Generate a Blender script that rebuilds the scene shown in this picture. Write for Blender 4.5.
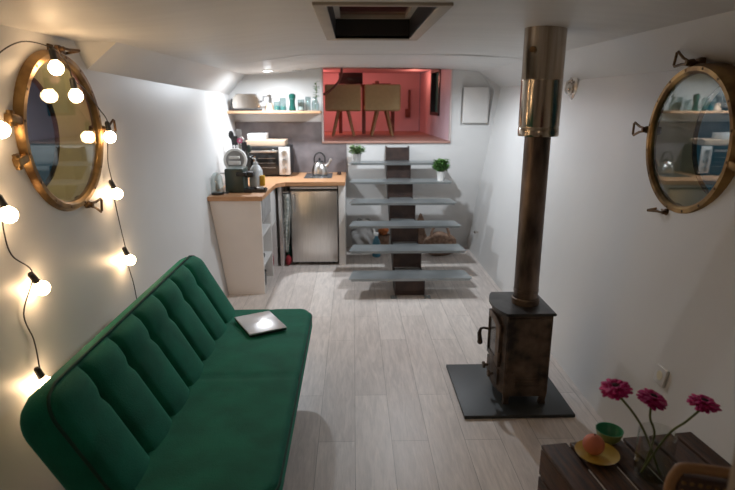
import bpy, bmesh, math, random
from math import pi, sin, cos, radians as R
from mathutils import Vector as V, Matrix, Euler
random.seed(7)
sc = bpy.context.scene
for o in list(bpy.data.objects): bpy.data.objects.remove(o)
COL = sc.collection

# ---------------------------------------------------------------- camera, world, light, exposure
cd = bpy.data.cameras.new('camera'); cam = bpy.data.objects.new('camera', cd); COL.objects.link(cam)
cam.location = (0, 0, 1.70)
cam.rotation_euler = Euler((R(90-14.574), 0, R(-1.461)))
cd.sensor_width = 36; cd.lens = 36*550/735; cd.clip_start = .05
cd.dof.use_dof = True; cd.dof.focus_distance = 2.9; cd.dof.aperture_fstop = 2.4
sc.camera = cam
w = bpy.data.worlds.new('night'); sc.world = w; w.use_nodes = True
w.node_tree.nodes['Background'].inputs[0].default_value = (.012, .055, .082, 1)
w.node_tree.nodes['Background'].inputs[1].default_value = .5
vs = sc.view_settings
vs.view_transform = 'Standard'; vs.look = 'None'; vs.gamma = 1; vs.use_curve_mapping = False
vs.exposure = 0.0

def lamp(name, typ, loc, power, col=(1,1,1), size=.1, rot=None, target=None, size_y=None, spot=None, blend=.5):
    l = bpy.data.lights.new(name, typ); l.energy = power; l.color = col
    if typ == 'AREA':
        l.size = size
        if size_y: l.shape = 'RECTANGLE'; l.size_y = size_y
    else: l.shadow_soft_size = size
    if spot: l.spot_size = R(spot); l.spot_blend = blend
    o = bpy.data.objects.new(name, l); COL.objects.link(o); o.location = loc
    if target: o.rotation_euler = (V(target)-V(loc)).to_track_quat('-Z', 'Y').to_euler()
    elif rot: o.rotation_euler = rot
    return o
COOL = (.86, .93, 1.0); WARM = (1.0, .80, .62)
lamp('kitchen_downlight_light', 'AREA', (-.86, 5.85, 1.997), 23, COOL, .075, target=(-.80, 5.72, 0)).data.shape = 'DISK'
lamp('stair_fill_light', 'SPOT', (.50, 5.20, 2.04), 74, COOL, .03, target=(.52, 5.2, 0), spot=168, blend=.4)  # added light over the stairs, no fixture, lifts back wall and floor
lamp('near_fill_light', 'AREA', (-.1, -.9, 1.95), 1.4, WARM, .8, target=(.1, 2.2, .4))  # added warm fill from behind the camera, source unseen
lamp('loft_lamp_light', 'AREA', (-.6, 8.0, 2.02), 6.5, (1.0, .30, .24), .25, target=(.3, 8.3, 1.3))
lamp('loft_side_light', 'POINT', (.85, 7.9, 2.0), 2.0, (1.0, .36, .26), .06)  # unseen extra light right of the desk, no desk lamp there

lamp('kitchen_fill_light', 'SPOT', (-.05, .5, 2.0), 26, (1, .86, .74), .06, target=(-.55, 5.0, .35), spot=38, blend=1)  # added spot without fixture, brightens cabinet end and far floor
# ---------------------------------------------------------------- materials
def mat(name, col, rough=.6, metal=0, **k):
    m = bpy.data.materials.new(name); m.use_nodes = True
    nt = m.node_tree; b = nt.nodes['Principled BSDF']
    b.inputs['Base Color'].default_value = (*col, 1); b.inputs['Roughness'].default_value = rough
    b.inputs['Metallic'].default_value = metal
    for kk, v in k.items():
        if kk in ('var', 'col2', 'scale', 'bump', 'bscale', 'stretch', 'detail', 'rvar'): continue
        b.inputs[kk.replace('_', ' ')].default_value = v
    tc = nt.nodes.new('ShaderNodeTexCoord'); mp = nt.nodes.new('ShaderNodeMapping')
    mp.inputs['Scale'].default_value = k.get('stretch', (1, 1, 1))
    nt.links.new(tc.outputs['Object'], mp.inputs[0])
    n = nt.nodes.new('ShaderNodeTexNoise'); n.inputs['Scale'].default_value = k.get('scale', 6); n.inputs['Detail'].default_value = k.get('detail', 4)
    nt.links.new(mp.outputs[0], n.inputs['Vector'])
    c2 = k.get('col2') or tuple(c*(1-k.get('var', .12)) for c in col)
    r = nt.nodes.new('ShaderNodeValToRGB'); r.color_ramp.elements[0].position = .35; r.color_ramp.elements[1].position = .68
    r.color_ramp.elements[0].color = (*c2, 1); r.color_ramp.elements[1].color = (*col, 1)
    nt.links.new(n.outputs['Fac'], r.inputs[0]); nt.links.new(r.outputs[0], b.inputs['Base Color'])
    if k.get('rvar'):
        mr = nt.nodes.new('ShaderNodeMapRange'); mr.inputs[3].default_value = max(0, rough-k['rvar']); mr.inputs[4].default_value = rough+k['rvar']
        nt.links.new(n.outputs['Fac'], mr.inputs[0]); nt.links.new(mr.outputs[0], b.inputs['Roughness'])
    if k.get('bump'):
        n2 = nt.nodes.new('ShaderNodeTexNoise'); n2.inputs['Scale'].default_value = k.get('bscale', 60); n2.inputs['Detail'].default_value = 3
        nt.links.new(mp.outputs[0], n2.inputs['Vector'])
        bp = nt.nodes.new('ShaderNodeBump'); bp.inputs['Strength'].default_value = k['bump']; bp.inputs['Distance'].default_value = .01
        nt.links.new(n2.outputs['Fac'], bp.inputs['Height']); nt.links.new(bp.outputs[0], b.inputs['Normal'])
    return m
def emit(name, col, s):
    m = bpy.data.materials.new(name); m.use_nodes = True; nt = m.node_tree
    nt.nodes.remove(nt.nodes['Principled BSDF']); e = nt.nodes.new('ShaderNodeEmission')
    e.inputs[0].default_value = (*col, 1); e.inputs[1].default_value = s
    nt.links.new(e.outputs[0], nt.nodes['Material Output'].inputs[0]); return m
def pane(name, tint=(1, 1, 1), ior=1.5, rough=0.0, boost=0.0):
    m = bpy.data.materials.new(name); m.use_nodes = True; nt = m.node_tree
    nt.nodes.remove(nt.nodes['Principled BSDF'])
    t = nt.nodes.new('ShaderNodeBsdfTransparent'); t.inputs[0].default_value = (*tint, 1)
    g = nt.nodes.new('ShaderNodeBsdfGlossy'); g.inputs['Roughness'].default_value = rough
    f = nt.nodes.new('ShaderNodeFresnel'); f.inputs[0].default_value = ior
    gm = nt.nodes.new('ShaderNodeNewGeometry'); io = nt.nodes.new('ShaderNodeMix'); io.inputs[2].default_value = ior; io.inputs[3].default_value = 1/ior
    nt.links.new(gm.outputs['Backfacing'], io.inputs[0]); nt.links.new(io.outputs[0], f.inputs[0])
    a = nt.nodes.new('ShaderNodeMath'); a.operation = 'ADD'; a.inputs[1].default_value = boost; a.use_clamp = True
    x = nt.nodes.new('ShaderNodeMixShader')
    nt.links.new(f.outputs[0], a.inputs[0]); nt.links.new(a.outputs[0], x.inputs[0])
    nt.links.new(t.outputs[0], x.inputs[1]); nt.links.new(g.outputs[0], x.inputs[2])
    nt.links.new(x.outputs[0], nt.nodes['Material Output'].inputs[0]); return m

def floor_mat():
    m = mat('oak_planks', (.5, .45, .4), .42); nt = m.node_tree; b = nt.nodes['Principled BSDF']
    tc = nt.nodes.new('ShaderNodeTexCoord'); mp = nt.nodes.new('ShaderNodeMapping'); mp.inputs['Rotation'].default_value = (0, 0, pi/2)
    nt.links.new(tc.outputs['Object'], mp.inputs[0])
    br = nt.nodes.new('ShaderNodeTexBrick'); br.offset = .37; br.offset_frequency = 2
    br.inputs['Scale'].default_value = 1; br.inputs['Brick Width'].default_value = 1.25; br.inputs['Row Height'].default_value = .19
    br.inputs['Mortar Size'].default_value = .0016; br.inputs['Mortar Smooth'].default_value = .3; br.inputs['Bias'].default_value = 0
    br.inputs['Color1'].default_value = (.74, .67, .62, 1); br.inputs['Color2'].default_value = (.63, .56, .515, 1); br.inputs['Mortar'].default_value = (.33, .29, .26, 1)
    nt.links.new(mp.outputs[0], br.inputs['Vector'])
    def grain(scale, st, lo, hi, a):
        m2 = nt.nodes.new('ShaderNodeMapping'); m2.inputs['Scale'].default_value = st; nt.links.new(tc.outputs['Object'], m2.inputs[0])
        n = nt.nodes.new('ShaderNodeTexNoise'); n.inputs['Scale'].default_value = scale; n.inputs['Detail'].default_value = 6; n.inputs['Distortion'].default_value = 1.2
        nt.links.new(m2.outputs[0], n.inputs['Vector'])
        r = nt.nodes.new('ShaderNodeValToRGB'); r.color_ramp.elements[0].position = .35; r.color_ramp.elements[1].position = .65
        r.color_ramp.elements[0].color = (lo, lo, lo, 1); r.color_ramp.elements[1].color = (hi, hi, hi, 1); nt.links.new(n.outputs['Fac'], r.inputs[0])
        x = nt.nodes.new('ShaderNodeMixRGB'); x.blend_type = 'MULTIPLY'; x.inputs[0].default_value = 1
        nt.links.new(a, x.inputs[1]); nt.links.new(r.outputs[0], x.inputs[2]); return x.outputs[0]
    c = grain(7, (4, .5, 1), .87, 1.07, br.outputs['Color']); c = grain(30, (5, .35, 1), .91, 1.04, c)
    nt.links.new(c, b.inputs['Base Color'])
    bp = nt.nodes.new('ShaderNodeBump'); bp.inputs['Strength'].default_value = .25; bp.inputs['Distance'].default_value = .003; bp.invert = True
    nt.links.new(br.outputs['Fac'], bp.inputs['Height']); nt.links.new(bp.outputs[0], b.inputs['Normal'])
    return m
M = dict(
 wall=mat('white_satin_paint', (.68, .675, .665), .42, var=.04, scale=2, bump=.12, bscale=9),
 ceil=mat('white_ceiling_paint', (.68, .67, .65), .50, var=.06, scale=3, stretch=(.4, 3, 1), bump=.12, bscale=14),
 floor=floor_mat(),
 plaster=mat('grey_backsplash', (.23, .20, .205), .55, col2=(.125, .108, .11), scale=5, detail=6),
 velvet=mat('green_velvet', (.004, .150, .092), .78, var=.3, scale=7, bump=.25, bscale=180, Sheen_Weight=.3, Sheen_Roughness=.35, Sheen_Tint=(.1, .75, .5, 1), Specular_IOR_Level=.25),
 piping=mat('green_piping', (.002, .05, .032), .8),
 legwood=mat('dark_leg_wood', (.10, .05, .03), .5),
 brass=mat('aged_brass', (.42, .265, .11), .38, 1, col2=(.13, .075, .035), scale=9, rvar=.12, bump=.1, bscale=40),
 bronze=mat('dark_bronze', (.22, .14, .075), .42, 1, col2=(.08, .05, .03), scale=20),
 reveal=mat('reveal_paint', (.74, .68, .50), .6),
 steel=mat('grey_steel_tread', (.40, .43, .44), .34, .75, col2=(.30, .33, .34), scale=5, rvar=.06),
 rust=mat('dark_brown_steel', (.075, .045, .036), .5, .35, col2=(.035, .024, .022), scale=9, detail=7),
 inox=mat('brushed_inox', (.70, .68, .66), .30, 1, col2=(.58, .56, .54), scale=20, stretch=(14, 1, .3)),
 sleeve=mat('stained_polished_steel', (.62, .54, .45), .17, 1, col2=(.26, .19, .13), scale=5, stretch=(5, 5, .25), detail=5),
 chrome=mat('polished_steel', (.72, .66, .60), .13, 1, var=.08, scale=4, stretch=(6, 6, .4)),
 pipe=mat('heat_stained_pipe', (.26, .19, .145), .42, .8, col2=(.07, .05, .042), scale=5, detail=8, stretch=(2, 2, .6)),
 iron=mat('rusty_cast_iron', (.21, .145, .10), .5, .55, col2=(.035, .028, .024), scale=9, detail=8, bump=.15, bscale=60),
 irontop=mat('dark_iron_top', (.085, .080, .075), .42, .5, col2=(.03, .028, .027), scale=8),
 slate=mat('slate_hearth', (.036, .040, .041), .5, col2=(.030, .034, .036), scale=6),
 glassdark=mat('smoked_glass', (.02, .02, .02), .06),
 sootglass=mat('sooty_glass', (.10, .085, .07), .22, col2=(.04, .035, .03), scale=8),
 black=mat('black_plastic', (.015, .015, .016), .4),
 dgreen=mat('dark_green_enamel', (.030, .048, .040), .35),
 white=mat('white_laminate', (.74, .72, .70), .45, var=.03),
 cream=mat('warm_white_panel', (.86, .80, .77), .5, var=.03),
 wood=mat('oak_worktop', (.60, .33, .17), .42, col2=(.46, .23, .11), scale=6, stretch=(1.2, 9, 9), detail=6),
 woodx=mat('oak_shelf', (.66, .40, .24), .45, col2=(.55, .31, .17), scale=6, stretch=(1.2, 9, 9), detail=6),
 palewood=mat('pale_wood', (.68, .50, .36), .5, var=.15, scale=6, stretch=(1, 8, 8)),
 crate=mat('dark_crate_wood', (.115, .048, .020), .62, col2=(.032, .018, .012), scale=9, stretch=(8, .8, 3), detail=7, bump=.3, bscale=30),
 loftwall=mat('pink_loft_wall', (.72, .54, .60), .6, var=.04),
 loftfloor=mat('loft_floor_wood', (.45, .25, .20), .5, var=.2, scale=6, stretch=(1, 8, 8)),
 loftedge=mat('loft_edge_paint', (.62, .54, .52), .5),
 chairf=mat('beige_upholstery', (.60, .50, .26), .85, var=.08, scale=30, bump=.2, bscale=200),
 dwood=mat('reddish_dark_wood', (.20, .07, .05), .5, var=.3),
 laptop=mat('brushed_aluminium', (.66, .64, .64), .38, .95, var=.04, Anisotropic=.8),
 ceramic=mat('white_ceramic', (.75, .74, .72), .25),
 yellow=mat('yellow_glaze', (.62, .42, .08), .3, var=.25, scale=14),
 greenbowl=mat('green_glaze', (.05, .30, .16), .28, var=.2),
 lime=mat('pale_green_glaze', (.30, .38, .14), .4, var=.3, scale=20, stretch=(1, 1, 4)),
 peach=mat('peach_skin', (.80, .30, .12), .6, col2=(.55, .14, .10), scale=4, detail=2),
 magenta=mat('magenta_petal', (.60, .010, .19), .6, var=.25, scale=30),
 fcore=mat('dark_flower_centre', (.06, .006, .02), .8, var=.5, scale=80),
 stem=mat('green_stem', (.16, .20, .06), .6, var=.2),
 leaf=mat('leaf_green', (.085, .20, .035), .5, col2=(.05, .14, .03), scale=20),
 leafp=mat('pale_leaf', (.22, .34, .16), .5, col2=(.12, .22, .08), scale=20),
 teal=mat('teal_glass', (.10, .32, .30), .2),
 bottle=mat('dark_green_glass', (.008, .07, .055), .15),
 red=mat('red_fabric', (.30, .02, .03), .8),
 orange=mat('orange_plastic', (.55, .17, .05), .6),
 blue=mat('blue_plastic', (.05, .20, .30), .4),
 grey=mat('grey_cloth', (.35, .34, .33), .9, var=.2, scale=12),
 wicker=mat('brown_wicker', (.34, .22, .15), .8, col2=(.16, .09, .06), scale=40),
 towel=mat('patterned_towel', (.60, .60, .56), .95, col2=(.22, .26, .24), scale=38, detail=1),
 leather=mat('worn_leather', (.09, .045, .03), .5, var=.3, scale=12),
 honey=mat('honey_wood', (.36, .19, .08), .45, var=.2, scale=8),
 red_reflection=mat('red_reflection_tint', (.55, .12, .10), .8, var=.3, scale=9),  # red reflection in the hatch glass, put into a colour
 beige=mat('beige_frame_paint', (.46, .41, .34), .5),
 post=mat('beige_post_paint', (.34, .27, .19), .6, var=.05),
 cord=mat('black_cord', (.012, .010, .009), .6),
 soil=mat('soil', (.05, .03, .02), .9),
 bulb=emit('warm_bulb_glow', (1, .66, .36), 40), spot=emit('downlight_glow', (.92, .96, 1), 60), fillwarm=emit('warm_fill_glow', (1, .75, .5), 8),  # last glow belongs to the added unseen lamp behind the camera
 glowlit=emit('small_screen_glow', (1, .45, .2), 3),
 glass=pane('clear_glass', (.97, .98, .97), 1.5, 0, .03), pglass=pane('porthole_glass', (.92, .95, .92), 1.55, .0, .04),
 water=pane('water_in_glass', (.93, .94, .88), 1.33), skyglass=pane('hatch_glass', (.8, .8, .8), 1.5, .02, .0),
 thinglass=pane('kitchen_glass', (.82, .88, .88), 1.5, .05, .06))

# ---------------------------------------------------------------- mesh helpers
def add(bm, verts, faces):
    vs_ = [bm.verts.new(v) for v in verts]
    for f in faces:
        try: bm.faces.new([vs_[i] for i in f])
        except ValueError: pass
    return vs_
def box(bm, x0, x1, y0, y1, z0, z1, bev=0, mtx=None):
    vv = add(bm, [(x, y, z) for x in (x0, x1) for y in (y0, y1) for z in (z0, z1)],
             [(0, 1, 3, 2), (4, 6, 7, 5), (0, 4, 5, 1), (2, 3, 7, 6), (0, 2, 6, 4), (1, 5, 7, 3)])
    if bev:
        ed = list({e for v in vv for e in v.link_edges})
        r = bmesh.ops.bevel(bm, geom=ed+vv, offset=bev, segments=3, profile=.5, affect='EDGES', clamp_overlap=True)
        vv = list({v for f in r['faces'] for v in f.verts} | {v for v in vv if v.is_valid})
    if mtx: bmesh.ops.transform(bm, matrix=mtx, verts=vv)
    return vv
def frame_of(d):
    d = V(d).normalized(); a = V((0, 0, 1)) if abs(d.z) < .9 else V((1, 0, 0))
    x = d.cross(a).normalized(); return x, d.cross(x).normalized()
def tube(bm, pts, r, seg=10, closed=False, cap=True):
    pts = [V(p) for p in pts]; n = len(pts); rr = r if isinstance(r, (list, tuple)) else [r]*n
    rings = []; px = None
    for i, p in enumerate(pts):
        d = (pts[(i+1) % n]-pts[i-1]) if closed else (pts[min(i+1, n-1)]-pts[max(i-1, 0)])
        if px is None: x, y = frame_of(d)
        else:
            dn = d.normalized(); x = (px-dn*px.dot(dn)).normalized(); y = dn.cross(x)
        px = x
        rings.append([bm.verts.new(p+(x*cos(2*pi*k/seg)+y*sin(2*pi*k/seg))*rr[i]) for k in range(seg)])
    for i in range(n if closed else n-1):
        a, b = rings[i], rings[(i+1) % n]
        for k in range(seg): bm.faces.new((a[k], a[(k+1) % seg], b[(k+1) % seg], b[k]))
    if cap and not closed: bm.faces.new(rings[0][::-1]); bm.faces.new(rings[-1])
def cyl(bm, p0, p1, r0, r1=None, seg=24): tube(bm, [p0, p1], [r0, r0 if r1 is None else r1], seg)
def lathe(bm, prof, c=(0, 0, 0), seg=32, mtx=None, cap=True):
    rings = []; allv = []
    for r, z in prof:
        ring = [bm.verts.new((c[0]+max(r, 1e-4)*cos(2*pi*k/seg), c[1]+max(r, 1e-4)*sin(2*pi*k/seg), c[2]+z)) for k in range(seg)]
        rings.append(ring); allv += ring
    for a, b in zip(rings, rings[1:]):
        for k in range(seg): bm.faces.new((a[k], a[(k+1) % seg], b[(k+1) % seg], b[k]))
    if cap:
        if prof[0][0] > 0: bm.faces.new(rings[0][::-1])
        if prof[-1][0] > 0: bm.faces.new(rings[-1])
    if mtx: bmesh.ops.transform(bm, matrix=mtx, verts=allv)
    return allv
def ball(bm, c, r, sc_=(1, 1, 1), seg=20, mtx=None):
    m = Matrix.Translation(c) @ Matrix.Diagonal((*[r*s for s in sc_], 1))
    if mtx: m = mtx @ m
    bmesh.ops.create_uvsphere(bm, u_segments=seg, v_segments=seg*2//3, radius=1, matrix=m)
def prism(bm, pts, f, h0, h1):
    """polygon pts (a,b) swept between h0 and h1; f(a,b,h)->xyz"""
    a = [bm.verts.new(f(p[0], p[1], h0)) for p in pts]; b = [bm.verts.new(f(p[0], p[1], h1)) for p in pts]; n = len(pts)
    bm.faces.new(a[::-1]); bm.faces.new(b)
    for i in range(n): bm.faces.new((a[i], a[(i+1) % n], b[(i+1) % n], b[i]))
def holed(bm, outer, holes, f):
    ed = []
    for loop in [outer]+holes:
        vv = [bm.verts.new(f(*p)) for p in loop]
        ed += [bm.edges.new((vv[i], vv[(i+1) % len(vv)])) for i in range(len(vv))]
    bmesh.ops.triangle_fill(bm, use_beauty=True, edges=ed)
def obj(name, bm, m, parent=None, smooth=None, label=None):
    bmesh.ops.remove_doubles(bm, verts=bm.verts, dist=1e-6)
    bmesh.ops.recalc_face_normals(bm, faces=bm.faces)
    me = bpy.data.meshes.new(name); bm.to_mesh(me); bm.free()
    me.materials.append(M[m] if isinstance(m, str) else m)
    if smooth is not False:
        for p in me.polygons: p.use_smooth = True
        try: me.set_sharp_from_angle(angle=R(smooth or 38))
        except Exception: pass
    o = bpy.data.objects.new(name, me); COL.objects.link(o)
    if parent: o.parent = parent
    if label: o['label'] = label
    return o
def B(): return bmesh.new()
def tag(o, label, cat, group=None):
    o['label'] = label; o['category'] = cat
    if group: o['group'] = group
    return o
def thing(name, label, cat, loc=(0, 0, 0), rotz=0, group=None):
    o = bpy.data.objects.new(name, None); COL.objects.link(o); o.empty_display_size = .1
    o.location = loc; o.rotation_euler = (0, 0, rotz); return tag(o, label, cat, group)
def struct(name, bm, m, parent=None, **k):
    o = obj(name, bm, m, parent, **k)
    if not parent: o['kind'] = 'structure'
    return o
def dup(root, loc, rotz=0, label=None, scale=None):
    r = root.copy(); COL.objects.link(r); r.location = loc; r.rotation_euler = (0, 0, rotz)
    if label: r['label'] = label
    if scale: r.scale = scale
    for ch in list(root.children):
        c = ch.copy(); COL.objects.link(c); c.parent = r
        for g in ch.children:
            d = g.copy(); COL.objects.link(d); d.parent = c
    return r

# ---------------------------------------------------------------- room shell
YB, YF = 6.45, -1.4
def xl(z, y=4.8):
    t = min(1, max(0, (y-3.0)/1.7)); t = t*t*(3-2*t)
    return (1-t)*(-1.365+.03*(1.8-z))+t*(-1.15-.135*z)
xr = lambda z: 1.37+.165*z
ZL, ZLF, ZR = 1.78, 1.955, 1.86
bm = B(); add(bm, [(-1.25, YF, 0), (1.45, YF, 0), (1.45, YB, 0), (-1.25, YB, 0), (-1.25, YF, -.05), (1.45, YF, -.05), (1.45, YB, -.05), (-1.25, YB, -.05)],
    [(0, 1, 2, 3), (4, 5, 6, 7), (0, 1, 5, 4), (1, 2, 6, 5), (2, 3, 7, 6), (3, 0, 4, 7)]); struct('floor', bm, 'floor', smooth=False)
circ = lambda cy, cz, r, n=64: [(cy+r*cos(2*pi*k/n), cz+r*sin(2*pi*k/n)) for k in range(n)]
SL, SR = math.hypot(1, .135), math.hypot(1, .165)
LC = (2.65, 1.56); RC = (2.60, 1.52)            # porthole centres (y, z)
LR_, RR_ = .300, .290
bm = B()
holed(bm, [(YF, 0), (3.0, 0), (3.0, 1.861), (2.9, 1.993), (YF, 1.993)], [[(LC[0]+.325*cos(t), LC[1]+.325*sin(t)) for t in [2*pi*k/64 for k in range(64)]]], lambda y, z: (xl(z, y), y, z))
gy = [3.0+(YB-3.0)*i/20 for i in range(21)]; tz = lambda y: 1.861+(ZL-1.861)*(y-3.0)/(YB-3.0)
gv = [[bm.verts.new((xl(tz(y)*j/8, y), y, tz(y)*j/8)) for j in range(9)]+[bm.verts.new((-1.2, y, 1.995))] for y in gy]
for i in range(20):
    for j in range(9): bm.faces.new((gv[i][j], gv[i+1][j], gv[i+1][j+1], gv[i][j+1]))
add(bm, [(xl(1.861, 3.0), 3.0, 1.861), (xl(1.993, 2.9), 2.9, 1.993), (-1.2, 3.0, 1.995)], [(0, 1, 2)])
struct('wall_left', bm, 'wall', smooth=20)
bm = B()
holed(bm, [(YF, 0), (YB, 0), (YB, ZR), (YF, ZR)], [[(RC[0]+.318*cos(t), RC[1]+.318*sin(t)) for t in [2*pi*k/64 for k in range(64)]]], lambda y, z: (xr(z), y, z))
add(bm, [(xr(ZR), YF, ZR), (xr(ZR), YB, ZR), (1.42, YB, 2.03), (1.42, YF, 2.03)], [(0, 1, 2, 3)])
struct('wall_right', bm, 'wall', smooth=False)
# ceiling, gently cambered, with the hatch cut out
HX0, HX1, HY0, HY1 = -.10, .335, 2.30, 3.45
bm = B()
holed(bm, [(-.35, YF), (.65, YF), (.65, YB), (-.35, YB)], [[(HX0, HY0), (HX1, HY0), (HX1, HY1), (HX0, HY1)]], lambda x, y: (x, y, 2.07))
for prof in ([(-1.42, 1.991), (-1.2, 1.995), (-1.0, 2.0), (-.8, 2.012), (-.55, 2.045), (-.35, 2.07)], [(.65, 2.07), (.95, 2.064), (1.2, 2.05), (1.42, 2.03)]):
    for (a, za), (b, zb) in zip(prof, prof[1:]): add(bm, [(a, YF, za), (b, YF, zb), (b, YB, zb), (a, YB, za)], [(0, 1, 2, 3)])
struct('ceiling', bm, 'ceil', smooth=60)
bm = B()
for (a, za), (b, zb) in zip([(-1.19, 1.9945), (-.8, 2.0115), (-.35, 2.0695), (.65, 2.0695), (1.2, 2.0495)], [(-.8, 2.0115), (-.35, 2.0695), (.65, 2.0695), (1.2, 2.0495), (1.41, 2.0295)]):
    add(bm, [(a, 4.60, za-.001), (b, 4.60, zb-.001), (b, 4.63, zb-.004), (a, 4.63, za-.004), (b, 4.66, zb-.001), (a, 4.66, za-.001)], [(0, 1, 2, 3), (3, 2, 4, 5)])
struct('trim_1', bm, 'ceil', smooth=False)
# back wall with the loft opening and a shallow niche
OX0, OX1, OZ = -.345, 1.115, 1.25
bm = B(); F = lambda x, z: (x, YB, z)
niche = [(1.235, 1.44), (1.235, 1.93), (1.30, 1.985), (1.47, 1.995), (1.60, 1.83), (1.56, 1.44)]
holed(bm, [(-1.16, 0), (xr(0), 0), (xr(ZR), ZR), (1.42, 2.03), (1.2, 2.05), (OX1, 2.055), (OX1, OZ), (OX0, OZ), (OX0, 2.07), (-.55, 2.045), (-.8, 2.012), (-1.0, 2.0), (-1.2, 1.995), (xl(ZL), ZL)], [niche], F)
n = len(niche)
add(bm, [F(*p) for p in niche]+[(p[0], YB+.035, p[1]) for p in niche], [(i, (i+1) % n, (i+1) % n+n, i+n) for i in range(n)]+[tuple(range(n, 2*n))])
add(bm, [F(OX0, 2.07), F(.65, 2.07), F(.95, 2.064), F(OX1, 2.055), F(OX1, 2.0569), F(.65, 2.0701)], [(0, 1, 2, 3, 4, 5)])
struct('wall_back', bm, 'wall', smooth=False)
bm = B(); box(bm, -1.75, 1.75, YF-.05, YF, 0, 2.2); struct('wall_front', bm, 'wall', smooth=False)
bm = B(); box(bm, 1.255, 1.545, YB-.02, YB+.034, 1.466, 1.864, .006)
tag(obj('wall_panel', bm, 'white'), 'white square hatch cover set in the shallow niche right of the loft opening', 'panel')
# loft room
LX0, LX1, LY = -1.1, 1.115, 8.7
bm = B(); box(bm, LX0, 1.2, YB+.001, LY, OZ-.03, OZ+.012); o = struct('floor', bm, 'loftfloor', smooth=False)
bm = B(); add(bm, [(LX0, YB+.002, 2.12), (LX1, YB+.002, 2.12), (1.0, LY, 2.12), (LX0, LY, 2.12)], [(0, 1, 2, 3)]); struct('ceiling', bm, 'loftwall', smooth=False)
bm = B(); add(bm, [(LX0, LY, OZ), (1.02, LY, OZ), (1.02, LY, 2.12), (LX0, LY, 2.12)], [(0, 1, 2, 3)])
add(bm, [(LX0, YB+.002, OZ), (LX0, LY, OZ), (LX0, LY, 2.12), (LX0, YB+.002, 2.12)], [(0, 1, 2, 3)])
add(bm, [(LX0, YB+.004, OZ), (OX0, YB+.004, OZ), (OX0, YB+.004, 2.12), (LX0, YB+.004, 2.12)], [(0, 1, 2, 3)]); struct('wall_loft_back', bm, 'loftwall', smooth=False)
bm = B(); lw = lambda y: LX1-(y-YB)*.04
holed(bm, [(YB, OZ), (LY, OZ), (LY, 2.12), (YB, 2.12)], [[(7.12, 1.55), (7.7, 1.55), (7.7, 2.09), (7.12, 2.09)]], lambda y, z: (lw(y), y, z))
struct('wall_loft_right', bm, 'loftwall', smooth=False)
win = bpy.data.objects.new('window_3', None); COL.objects.link(win); win['kind'] = 'structure'
bm = B(); P = lambda y, z, h: (lw(y)+h, y, z)
for y0, y1, z0, z1 in ((7.1, 7.15, 1.53, 2.11), (7.67, 7.72, 1.53, 2.11), (7.1, 7.72, 1.53, 1.57), (7.1, 7.72, 2.07, 2.11)):
    prism(bm, [(y0, z0), (y1, z0), (y1, z1), (y0, z1)], P, -.015, .09)
obj('window_frame', bm, 'black', win, smooth=False)
bm = B(); prism(bm, [(7.15, 1.57), (7.67, 1.57), (7.67, 2.07), (7.15, 2.07)], P, .05, .056); obj('window_pane', bm, 'teal', win, smooth=False)
# loft opening lining
bm = B(); box(bm, OX0-.012, OX0+.006, YB-.02, YB+.09, OZ, 2.068)
box(bm, OX1-.006, OX1+.01, YB-.02, YB+.05, OZ, 2.054); struct('trim_2', bm, 'loftedge')
bm = B(); box(bm, OX0-.012, OX1+.01, YB-.025, YB+.05, OZ-.012, OZ+.0125, .004); struct('trim_5', bm, 'loftfloor')
# grey backsplash panel
bm = B(); prism(bm, [(-1.285, .9), (-.078, .9), (-.078, 1.24), (-.36, 1.24), (-.36, 1.48), (-1.345, 1.48)], lambda a, b, h: (a, h, b), YB-.012, YB-.001)
struct('trim_3', bm, 'plaster', smooth=False)
# a post standing close to the camera on the right
bm = B(); box(bm, .590, .72, .62, .74, 0, 2.066, .01); struct('trim_4', bm, 'post')

# ---------------------------------------------------------------- ceiling hatch
h = thing('roof_hatch', 'white framed roof hatch with dark well in the ceiling', 'hatch', (.1175, 2.9, 2.07))
g = lambda x: x-.1175
bm = B()
for a in ((-.155, .39, 2.272, 2.297), (-.155, .39, 3.45, 3.52), (-.155, -.10, 2.297, 3.45), (.335, .39, 2.297, 3.45)):
    box(bm, g(a[0]), g(a[1]), a[2]-2.9, a[3]-2.9, -.012, .012, .004)
obj('hatch_frame', bm, 'beige', h)
bm = B(); n4 = [(HX0, HY0), (HX1, HY0), (HX1, HY1), (HX0, HY1)]
prism(bm, [(g(x), y-2.9) for x, y in n4], lambda a, b, hh: (a*.996, b, hh), -.006, .10)
for f in list(bm.faces):
    if abs(f.normal.z) > .9 or all(abs(v.co.z-f.verts[0].co.z) < 1e-5 for v in f.verts): bm.faces.remove(f)
obj('hatch_well', bm, 'black', h, smooth=False)
bm = B()
for a in ((HX0-.02, HX1+.02, HY1-.03, HY1+.03), (HX0-.02, HX1+.02, HY0-.03, HY0+.03), (HX0-.02, HX0+.03, HY0, HY1), (HX1-.03, HX1+.02, HY0, HY1)):
    box(bm, g(a[0]), g(a[1]), a[2]-2.9, a[3]-2.9, .10, .122)
obj('inner_frame', bm, 'beige', h)
bm = B(); box(bm, g(HX0-.02), g(HX1+.02), HY0-2.9, HY1-2.9+.03, .1245, .14)
for f in list(bm.faces): pass
obj('red_reflection', bm, 'red_reflection', h)  # made-up red slab standing in for a red reflection on the glass
bm = B(); box(bm, g(HX0), g(HX1), HY0-2.9, HY1-2.9, .118, .121); obj('hatch_glass', bm, 'skyglass', h, smooth=False)

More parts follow.
